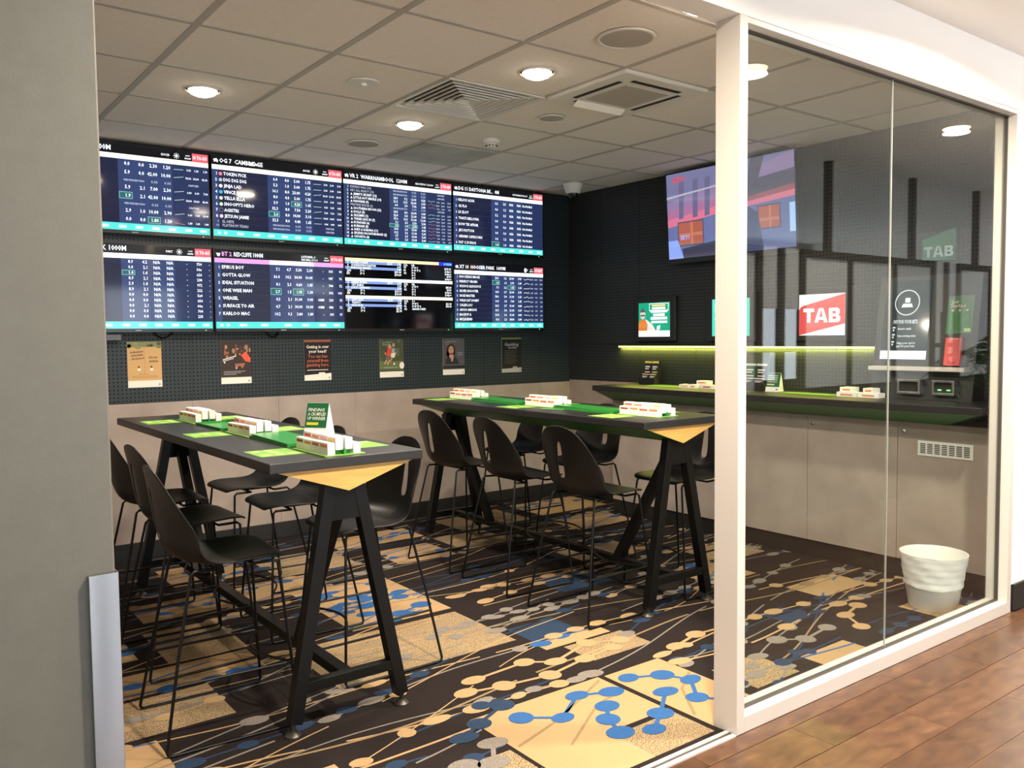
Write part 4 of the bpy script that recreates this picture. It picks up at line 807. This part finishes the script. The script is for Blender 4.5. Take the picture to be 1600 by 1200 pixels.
# ------------------------------------------------------------------ things on the counter
def slips(x, y, z, n, wd, ht, dp, face, label, group, hdr=None, gap=.0012):
    """bundles of betting slips standing side by side along y; face = -1 looks to -X, +1 to +X"""
    for i in range(n):
        yc = y - i*(wd+gap); h = ht*rnd(.94, 1.05)
        t = thing('betting_slip_bundle', label % ('first','second','third','fourth')[i], 'betting slips', (x, yc, z), group)
        obj('cards', G().box((x-dp/2, yc-wd/2, z), (x+dp/2, yc+wd/2, z+h)), M['paper'], t)
        c = M[(hdr or ('dred','orange','red','orange','pink','yellow'))[i % len(hdr or 'abcdef')]]
        xf = x + face*(dp/2+.0006)
        obj('header_band', G().box((min(xf, x+face*dp/2), yc-wd*.40, z+h*.62), (max(xf, x+face*dp/2), yc+wd*.40, z+h*.84)), c, t)
def caddy(x, y0, z, where, n=4, wd=.074, mats_=True):
    """green tray holding rows of betting slips; y0 = far end"""
    ln_ = n*(wd+.0012)+.016
    t = thing('slip_holder', 'clear green slip holder ' + where, 'slip holder', (x, y0-ln_/2, z), 'slip holders')
    obj('base', G().box((x-.085, y0-ln_, z), (x+.085, y0, z+.004)), M['lime'], t, bevel=.001)
    obj('divider', G().box((x-.004, y0-ln_+.004, z+.004), (x+.004, y0-.004, z+.026)), M['acry'], t)
    obj('step', G().box((x-.036, y0-ln_+.035, z+.004), (x-.004, y0-.004, z+.022)), M['acry'], t); obj('step', G().box((x+.004, y0-ln_+.035, z+.004), (x+.036, y0-.004, z+.022)), M['acry'], t)
    lb = lambda row: 'slip bundle, ' + row + ', %s from screens, ' + where.replace('at the ','').replace('in the ','').replace(' of the ', ' of '); gp = 'betting slips ' + where
    slips(x-.054, y0-.006-wd/2, z+.004, n, wd, .046, .030, -1, lb('left front row'), gp, ('dred','orange','red','orange'))
    slips(x-.020, y0-.006-wd/2, z+.022, n, wd, .049, .030, -1, lb('left back row'), gp, ('red','orange','pink','yellow'))
    slips(x+.020, y0-.006-wd/2, z+.022, n, wd, .045, .030, 1, lb('right back row'), gp); slips(x+.054, y0-.006-wd/2, z+.004, n, wd, .042, .030, 1, lb('right front row'), gp)
    if mats_:
        for sx, w2 in ((-1, 'left of the holder, '), (1, 'right of the holder, ')):
            xa = x+sx*.185; ya = y0-.06
            lf = thing('slip_leaflet', 'lime printed leaflet ' + w2 + where.replace('at the ','').replace('in the ','').replace(' of the ', ' of '), 'leaflet', (xa, ya, z), 'lime leaflets on the tables')
            obj('paper', G().box((xa-.09, ya-.10, z), (xa+.09, ya+.10, z+.0012)), M['lime'], lf)
            gq = G()
            for u in (-.055, .0, .055):
                for v in (-.06, .0, .06):
                    if random.random() < .75: gq.box((xa+u-.018, ya+v-.02, z+.0012), (xa+u+.018, ya+v+.02, z+.0016))
            obj('print', gq, M['limepale'], lf)
def pencil_tray(x, y0, y1, z, label, open_=True):
    t = thing('pencil_tray', label, 'tray', (x, (y0+y1)/2, z), 'green trays between the slip holders')
    h = .014
    obj('tray_floor', G().box((x-.085, y1, z), (x+.085, y0, z+.004)), M['acry'], t)
    gq = G().box((x-.085,y1,z+.004),(x-.081,y0,z+h)).box((x+.081,y1,z+.004),(x+.085,y0,z+h)).box((x-.081,y1,z+.004),(x+.081,y1+.004,z+h)).box((x-.081,y0-.004,z+.004),(x+.081,y0,z+h))
    obj('tray_wall', gq, M['acry'], t)
    if not open_: obj('lid', G().hexa([(x-.083,y1+.002,z+h-.002),(x+.083,y1+.002,z+h-.002),(x+.083,y0-.002,z+h+.004),(x-.083,y0-.002,z+h+.004),(x-.083,y1+.002,z+h+.002),(x+.083,y1+.002,z+h+.002),(x+.083,y0-.002,z+h+.008),(x-.083,y0-.002,z+h+.008)]), M['acry'], t)
def tent(x, y, z, wd, ht, face, label, lines, dp=.10, rot=0.0, colr=(.01,.13,.045), acc=(.75,.62,.05), txtc=None):
    """tent card; local front faces -X"""
    t = thing('tent_card', label, 'tent card', (x, y, z), local=True); t.rotation_euler = (0, 0, rot)
    a = math.atan2(dp/2, ht)
    for sx in (-1, 1):
        vs = [(sx*dp/2,-wd/2,0),(sx*dp/2,wd/2,0),(0,wd/2,ht),(0,-wd/2,ht)]; g_ = G().add([*vs, *[(v[0]-sx*.0015, v[1], v[2]) for v in vs]], [(0,1,2,3),(7,6,5,4),(0,4,5,1),(1,5,6,2),(3,7,4,0)])
        o = obj('panel', g_, M['paper'], t)
        if sx == -1:
            s = Sheet((-.0002, wd/2, ht), (0,-wd/100,0), (-dp/2/140,0,-ht/140), (-math.cos(a),0,math.sin(a))); s.rect(0,0,100,104,ink(colr)); tc_ = txtc or CW
            if not lines:
                for i in range(4): scrawl(s, 8, 26+i*15, 72, 10, tc_)
            for i, tx in enumerate(lines): s.text(8, 36+i*18, 19, tx, tc_, maxw=84, slant=.15)
            s.rect(8,82,62,93,ink(acc),3); s.ell(84,122,8,5,ink((.03,.12,.05)),3); s.done('print', o)
    gq = G()
    for yy_ in (-wd/2+.0005, wd/2-.0005): gq.poly([(-dp/2+.004,yy_,.001),(dp/2-.004,yy_,.001),(0,yy_,ht-.006)])
    obj('card_end', gq, M['paper'], t)
    return t

# ------------------------------------------------------------------ tables
def table(xc, y0, y1, label, side):
    t = thing('bar_table', label, 'table', (xc, (y0+y1)/2, 0), 'tall black tables')
    obj('tabletop', G().box((xc-.32, y0, 1.012), (xc+.32, y1, 1.05)), M['ttop'], t, bevel=.003)
    ya, yb = y0+.022, y1-.022
    obj('underside_wedge', G().add([(xc-.288,ya,1.0115),(xc+.288,ya,1.0115),(xc,ya,.916),(xc-.288,yb,1.0115),(xc+.288,yb,1.0115),(xc,yb,.916)], [(0,3,5,2),(1,2,5,4),(0,1,4,3)]), M['green'], t)
    for y_, lab in ((ya, None), (yb, None)):
        e = -.004 if y_ == ya else .004
        obj('end_panel', G().add([(xc-.288,y_,1.0115),(xc+.288,y_,1.0115),(xc,y_,.916),(xc-.288,y_+e,1.0115),(xc+.288,y_+e,1.0115),(xc,y_+e,.916)], [(0,1,2),(5,4,3),(0,3,4,1),(1,4,5,2),(2,5,3,0)]), M['timber'], t)
    for s_, yl in ((1, y0+.055), (-1, y1-.055)):
        for sx in (-1, 1):
            l_ = obj('leg', G().bar((xc+sx*.055, yl+s_*.02, .955), (xc+sx*.229, yl, .05), .05, .05), M['rod'], t, bevel=.002)
            obj('foot', G().lathe([(.032, 0), (.032, .007), (.018, .020), (.010, .022), (.010, .055)], (xc+sx*.234, yl, 0), 18), M['footm'], l_, True)
        obj('apex_block', G().box((xc-.075, yl-.005, .80), (xc+.075, yl+.04, .925)), M['rod'], t)
        obj('crossbar', G().box((xc-.20, yl-.02, .16), (xc+.20, yl+.02, .20)), M['rod'], t, bevel=.002)
        obj('brace', G().bar((xc, yl+s_*.03, .90), (xc, yl+s_*.47, .185), .055, .045, up=(1,0,0)), M['rod'], t, bevel=.002)
    obj('stretcher', G().box((xc-.025, y0+.075, .155), (xc+.025, y1-.075, .195)), M['rod'], t, bevel=.002)
table(1.452, 2.955, 5.32, 'tall black table on the left with a yellow triangular end', 'left')
table(3.50, 3.085, 5.44, 'tall black table on the right with a yellow triangular end, partly behind the white post', 'right')
caddy(1.45, 4.955, 1.05, 'at the far end of the left table'); caddy(1.45, 4.145, 1.05, 'in the middle of the left table'); caddy(1.45, 3.31, 1.05, 'at the near end of the left table')
pencil_tray(1.45, 4.60, 4.20, 1.05, 'open green pencil tray between the far and middle slip holders on the left table'); pencil_tray(1.45, 3.80, 3.36, 1.05, 'lidded green tray between the middle and near slip holders on the left table', False)
caddy(3.49, 5.31, 1.05, 'at the far end of the right table'); caddy(3.49, 4.40, 1.05, 'in the middle of the right table'); caddy(3.50, 3.53, 1.05, 'at the near end of the right table')
pencil_tray(3.49, 5.00, 4.46, 1.05, 'lidded green tray between the far and middle slip holders on the right table', False); pencil_tray(3.49, 4.09, 3.57, 1.05, 'lidded green tray between the middle and near slip holders on the right table', False)
tag(obj('pencil', G().tube([(3.30, 4.08, 1.0545), (3.36, 3.93, 1.0545)], .004, 6), M['acry']), 'green pencil lying near the front edge of the right table', 'pencil')
tent(1.66, 3.70, 1.05, .11, .152, -1, 'white and green tent card standing on the left table', ['FINDING', 'A CRUMPLED', 'UP WINNER'], rot=math.radians(38))

# counter things
def bro_stand(y, label, cols, wd=.16, ht=.20, clear=False):
    t = thing('brochure_stand', label, 'brochure stand', (5.2, y, 1.09), 'brochure stands on the counter')
    x = 5.235
    acr = mat('clear_acrylic', (.10,.11,.06), .15, 0, .5) if clear else M['house']
    obj('backing', G().hexa([(x-.02,y-wd/2,1.09),(x-.014,y-wd/2,1.09),(x-.014,y+wd/2,1.09),(x-.02,y+wd/2,1.09),(x+.02,y-wd/2,1.09+ht),(x+.026,y-wd/2,1.09+ht),(x+.026,y+wd/2,1.09+ht),(x+.02,y+wd/2,1.09+ht)]), acr, t)
    obj('front_pocket', G().box((x-.075,y-wd/2,1.09),(x-.072,y+wd/2,1.15)).box((x-.075,y-wd/2,1.09),(x-.02,y-wd/2+.003,1.14)).box((x-.075,y+wd/2-.003,1.09),(x-.02,y+wd/2,1.14)), M['house'], t)
    for i, (z1, d, c, h2) in enumerate(cols):
        n = 2
        for j in range(n):
            ya = y+wd/2-.004-j*(wd/2-.002); yb2 = ya-wd/2+.008; c2 = c if j == 0 else h2
            b = obj('brochure', G().hexa([(x-d-.006,yb2,1.094),(x-d,yb2,1.094),(x-d,ya,1.094),(x-d-.006,ya,1.094),(x-d+.02,yb2,z1),(x-d+.026,yb2,z1),(x-d+.026,ya,z1),(x-d+.02,ya,z1)]), mat('brochure_cover', c2, .4), t)
            s = Sheet((x-d+.02, ya, z1), (0,-(ya-yb2)/100,0), (-.026/140,0,-(z1-1.094)/140), (-1,0,0)); s.rect(0,0,100,12,M['yellow'] if not clear else M['paper']); s.rect(12,30,80,38,CW,2); s.rect(12,44,66,50,CW,2); s.rect(12,64,84,69,CW,2); s.done('cover_print', b)
    return t
bro_stand(4.985, 'black brochure stand with yellow topped leaflets at the far end of the counter', [(1.285, .022, (.02,.02,.02), (.03,.028,.02)), (1.18, .055, (.02,.02,.022), (.03,.03,.02))], .17, .20)
bro_stand(3.93, 'clear brochure stand with green and black leaflets seen through the glass', [(1.285, .022, (.02,.12,.07), (.03,.02,.015)), (1.18, .055, (.06,.06,.10), (.05,.04,.07))], .20, .275, True)
tent(5.17, 3.73, 1.09, .105, .135, -1, 'small green tent card on the counter beside the clear brochure stand', [], .075, math.radians(6), (.012,.11,.03), (.55,.60,.35))
for i, (x, y, z, a) in enumerate(((5.08,4.47,1.09,0),(5.10,4.42,1.09,1),(5.14,4.33,1.09,0),(5.12,4.28,1.09,2),(5.17,4.37,1.118,1))):
    t = thing('betting_slip_bundle', ('white slips with a yellow band at the left of the pile beside the white post','white slips with an orange band, second in the pile left of the white post','white slips with a yellow band, third in the pile left of the white post','white slips with a red band touching the white post','white slips with an orange band on top of the pile left of the post')[i], 'betting slips', (x, y, z), 'slips on the counter left of the post')
    obj('cards', G().box((x-.035,y-.05,z),(x+.035,y+.05,z+.028)), M['paper'], t); obj('header_band', G().box((x-.0358,y-.035,z+.008),(x-.035,y+.035,z+.018)), M[('yellow','orange','red')[a]], t)
for i, (x, y, z, l2) in enumerate(((5.10,3.10,1.09,.14),(5.11,2.955,1.09,.14),(5.13,3.12,1.12,.09),(5.12,2.96,1.12,.07))):
    t = thing('betting_slip_bundle', ('long lower slip bundle at the left of the pile by the terminal','long lower slip bundle at the right of the pile by the terminal','small slip bundle on top at the left, by the terminal','small slip bundle on top at the right, by the terminal')[i], 'betting slips', (x, y, z), 'slips on the counter by the terminal')
    obj('cards', G().box((x-.04,y-l2/2,z),(x+.04,y+l2/2,z+.03)), M['paper'], t); obj('header_band', G().box((x-.0408,y-l2*.3,z+.008),(x-.04,y+l2*.3,z+.018)), M['orange'], t)
for y0, y1, lab in ((4.9, 4.5, 'flat green mat on the counter beside the black brochure stand'), (3.62, 3.2, 'flat green mat on the counter right of the small tent card')):
    tag(obj('counter_mat', G().box((5.06, y1, 1.09), (5.18, y0, 1.093)), M['lime'], bevel=.001), lab, 'mat')

# ------------------------------------------------------------------ bar stools
def make_stool():
    t = thing('bar_stool', '', 'stool', (0,0,0), 'black bar stools at the tables', local=True)
    prof = [(.236,.648,.150),(.226,.659,.184),(.175,.664,.206),(.10,.659,.214),(.02,.650,.218),(-.05,.646,.220),(-.105,.652,.221),(-.150,.672,.222),(-.180,.705,.222),(-.198,.750,.220),(-.208,.80,.215),(-.215,.85,.206),(-.221,.90,.193),(-.227,.945,.173),(-.231,.985,.144),(-.234,1.010,.109),(-.2355,1.025,.066),(-.236,1.030,.022)]
    slot = {8:.006, 9:.020, 10:.020, 11:.017, 12:.014, 13:.010, 14:.004}
    WR = [0,0,0,0,0,.008,.025,.05,.075,.088,.085,.075,.062,.048,.034,.02,.01,.0]; LF = [0,.004,.010,.014,.018,.026,.038,.046,.044,.034,.02,.008,0,0,0,0,0,0]
    g = G(); nv = len(prof)
    for i, (x, z, hw) in enumerate(prof):
        sw = slot.get(i, .004 if i < 15 else .002); sw = min(sw, hw*.3)
        us = [-hw, -hw*.82, -hw*.5, -(hw*.22+sw*.5), -sw, sw, hw*.22+sw*.5, hw*.5, hw*.82, hw]
        for u in us:
            q = (u/.22)**2
            g.v.append((x + WR[i]*q, u, z + LF[i]*q))
    n = 10
    for i in range(nv-1):
        for k in range(n-1):
            if k == 4 and 9 <= i < 13: continue
            g.f.append([i*n+k, i*n+k+1, (i+1)*n+k+1, (i+1)*n+k]); g.m.append(0)
    o = obj('shell_seat', g, M['shell'], t, smooth=False)
    sm = o.modifiers.new('solid', 'SOLIDIFY'); sm.thickness = .009; sm.offset = 0; sb = o.modifiers.new('sub', 'SUBSURF'); sb.levels = 2; sb.render_levels = 2
    o.data.shade_smooth()
    dg = bpy.context.evaluated_depsgraph_get(); me = bpy.data.meshes.new_from_object(o.evaluated_get(dg)); o.modifiers.clear(); o.data = me; me.name = 'shell_seat'
    for sy in (-1, 1):
        P = [(.10,.165,.640),(.185,.172,.642),(.198,.176,.632),(.222,.212,.33),(.245,.243,.022),(.240,.245,.009),(.228,.245,.006),(-.228,.245,.006),(-.240,.245,.009),(-.245,.243,.022),(-.19,.205,.33),(-.128,.168,.630),(-.115,.165,.642),(-.04,.16,.638)]
        obj('sled_leg', G().tube([(x, sy*y, z) for x, y, z in P], .0062, 8), M['rod'], t, True)
        obj('side_rail', G().tube([(.229, sy*.222, .245), (-.205, sy*.215, .245)], .0055, 6), M['rod'], t, True)
    obj('foot_bar', G().tube([(.229,-.222,.245)]+[(.229-.085*math.sin(PI*k/10), -.222+.0444*k, .245) for k in range(1, 10)]+[(.229,.222,.245)], .0055, 8), M['rod'], t, True)
    obj('seat_frame', G().tube([(.10,-.165,.640),(.10,.165,.640)], .0055, 6).tube([(-.04,-.16,.638),(-.04,.16,.638)], .0055, 6).box((-.05,-.10,.640),(.11,.10,.646)), M['rod'], t, True)
    return t
st0 = make_stool(); first = [True]
def stool(x, y, deg, label):
    if first[0]:
        first[0] = False; st0.location = (x, y, 0); st0.rotation_euler = (0, 0, math.radians(deg)); st0['label'] = label; return st0
    return dup(st0, (x, y, 0), math.radians(deg), label)
stool(1.05, 3.355, -3, 'black bar stool on the left side of the left table, nearest the doorway')
stool(1.155, 4.11, 2, 'black bar stool on the left side of the left table, middle one')
stool(1.175, 4.70, -2, 'black bar stool left of the left table, farthest, half hidden by the grey wall')
stool(1.81, 3.53, 181, 'black bar stool on the right side of the left table, nearest the doorway')
stool(1.775, 4.235, 178, 'black bar stool on the right side of the left table, middle one')
stool(1.78, 4.86, 182, 'black bar stool on the right side of the left table, farthest')
stool(3.11, 3.425, 1, 'black bar stool on the left side of the right table, nearest the doorway')
stool(3.12, 4.105, -2, 'black bar stool on the left side of the right table, middle one')
stool(3.115, 4.745, 2, 'black bar stool on the left side of the right table, nearest the screens')
stool(3.86, 3.435, 180, 'black bar stool on the right side of the right table, nearest the white post')
stool(3.85, 4.30, 183, 'black bar stool on the right side of the right table, middle one')
stool(3.88, 5.02, 178, 'black bar stool on the right side of the right table, farthest')

# ------------------------------------------------------------------ waste bin
bc = (4.60, 2.285)
t = thing('waste_bin', 'white plastic waste bin with a thin liner, on the carpet inside the glass', 'bin', (*bc, 0))
obj('bucket', G().lathe([(.118,.001),(.122,.006),(.168,.298),(.172,.302),(.166,.302),(.118,.010)], (*bc,0), 36, capt=True), M['bin'], t, True)
prof = []
for k in range(15): z_ = .125+.178*k/14; prof.append((.122+.046*(z_/.298)+.003+.0012*math.sin(k*2.1)+(.003 if k < 2 else 0), z_))
g = G(); n = 48
for i, (r, z_) in enumerate(prof):
    for k in range(n): a = 2*PI*k/n; rr = r+.0014*math.sin(7*a+i*.9)+.001*math.sin(13*a-i*1.7); g.v.append((bc[0]+rr*math.cos(a), bc[1]+rr*math.sin(a), z_+.004*math.sin(3*a)*(i < 3)))
for i in range(len(prof)-1):
    for k in range(n): g.f.append([i*n+k, i*n+(k+1)%n, (i+1)*n+(k+1)%n, (i+1)*n+k]); g.m.append(0)
obj('liner', g, M['liner'], t, True)

# ------------------------------------------------------------------ across the corridor: window front with blinds (seen only as reflections)
YW = 0.0
def sheet(xa, za, xb, zb): return G().poly([(xa,YW-.03,za),(xa,YW-.03,zb),(xb,YW-.03,zb),(xb,YW-.03,za)])
def window_unit(n, x0, x1, nm):
    wn = obj('window_%d' % n, G().box((x0, YW-.05, 2.12), (x1, YW, 2.18)).box((x0, YW-.05, 1.0), (x1, YW, 1.06)).box((x0, YW-.05, 1.06), (x0+.06, YW, 2.12)).box((x1-.06, YW-.05, 1.06), (x1, YW, 2.12)), M['bronze'], kind='structure')
    k = (x1-x0)/nm
    for i in range(nm):
        if i: attach(obj('window_mullion', G().box((x0+k*i-.025, YW-.045, 1.06), (x0+k*i+.025, YW-.005, 2.12)), M['bronze']), wn)
        attach(obj('roller_blind', sheet(x0+k*i+.022 if i else x0+.062, 1.06, x0+k*(i+1)-.022 if i < nm-1 else x1-.062, 2.118), M['blind']), wn)
window_unit(1, 5.20, 5.49, 1); window_unit(2, 5.99, 8.15, 3); window_unit(3, 8.59, 10.75, 3); window_unit(4, 10.8, 12, 1)
g = G().box((5.2, YW-.05, 0), (12, YW, 1.0))
obj('trim_1', g, M['bronze'], kind='structure')
for i, x in enumerate((6.38, 7.73, 8.975)):
    obj('trim_%d' % (i+2), G().box((x-.03, YW-.05, 2.18), (x+.03, YW, ZK)), M['bronze'], kind='structure')
for i, (a, b) in enumerate(((5.49, 5.99), (8.15, 8.59))):
    obj('window_%d' % (6+i), sheet(a, 1.70, b, 2.18), M['blind'], kind='structure')
    obj('trim_%d' % (6+i), G().box(((a+b)/2-.03, YW-.05, 1.0), ((a+b)/2+.03, YW, 2.18)).box((a, YW-.05, 1.36), (b, YW, 1.40)).box((a, YW-.05, 1.0), (b, YW, 1.14)), M['bronze'], kind='structure')  # mullion and rails added to narrow the bright gap between units
t = thing('potted_palm', 'dark leafy potted palm across the corridor, mirrored in the right glass pane', 'plant', (8.35, .42, 0))
obj('pot', G().lathe([(.14,0),(.19,.02),(.22,.42),(.225,.45),(.20,.45),(.19,.40)], (8.35,.42,0), 24), M['pot'], t, True)
obj('stem', G().tube([(8.35,.42,.40),(8.36,.43,.9),(8.34,.42,1.35)], .025, 8), M['pot'], t, True)
for k in range(16):
    a = k*2.4; el = rnd(.1, 1.15); Lf = rnd(.55, .85); base_ = Vector((8.345,.42,1.0+.35*(k/15))); pts = []
    for q in range(9):
        u = q/8; r_ = Lf*u*math.cos(el*(1-.3*u)); pts.append(base_+Vector((r_*math.cos(a), .55*r_*math.sin(a), Lf*(u*math.sin(el)-.55*u*u))))
    g = G().tube(pts, .005, 5)
    for q in range(1, 9):
        d_ = (pts[q]-pts[q-1]).normalized(); sd = d_.cross(Vector((0,0,1))).normalized()
        for sg_ in (-1, 1):
            tip = pts[q]+sd*sg_*.16*(1.1-.6*q/8)+d_*.07-Vector((0,0,.05)); mid = pts[q]*.5+tip*.5+Vector((0,0,.012)); w_ = d_*.016
            g.add([pts[q]-w_*.5, mid-w_, tip, mid+w_], [(0,1,2,3)])
    obj('frond', g, M['leaf'], t)
COL.objects.unlink(_to); bpy.data.objects.remove(_to)
for o in bpy.data.objects:
    for k in ('_thing', '_local'):
        if k in o: del o[k]
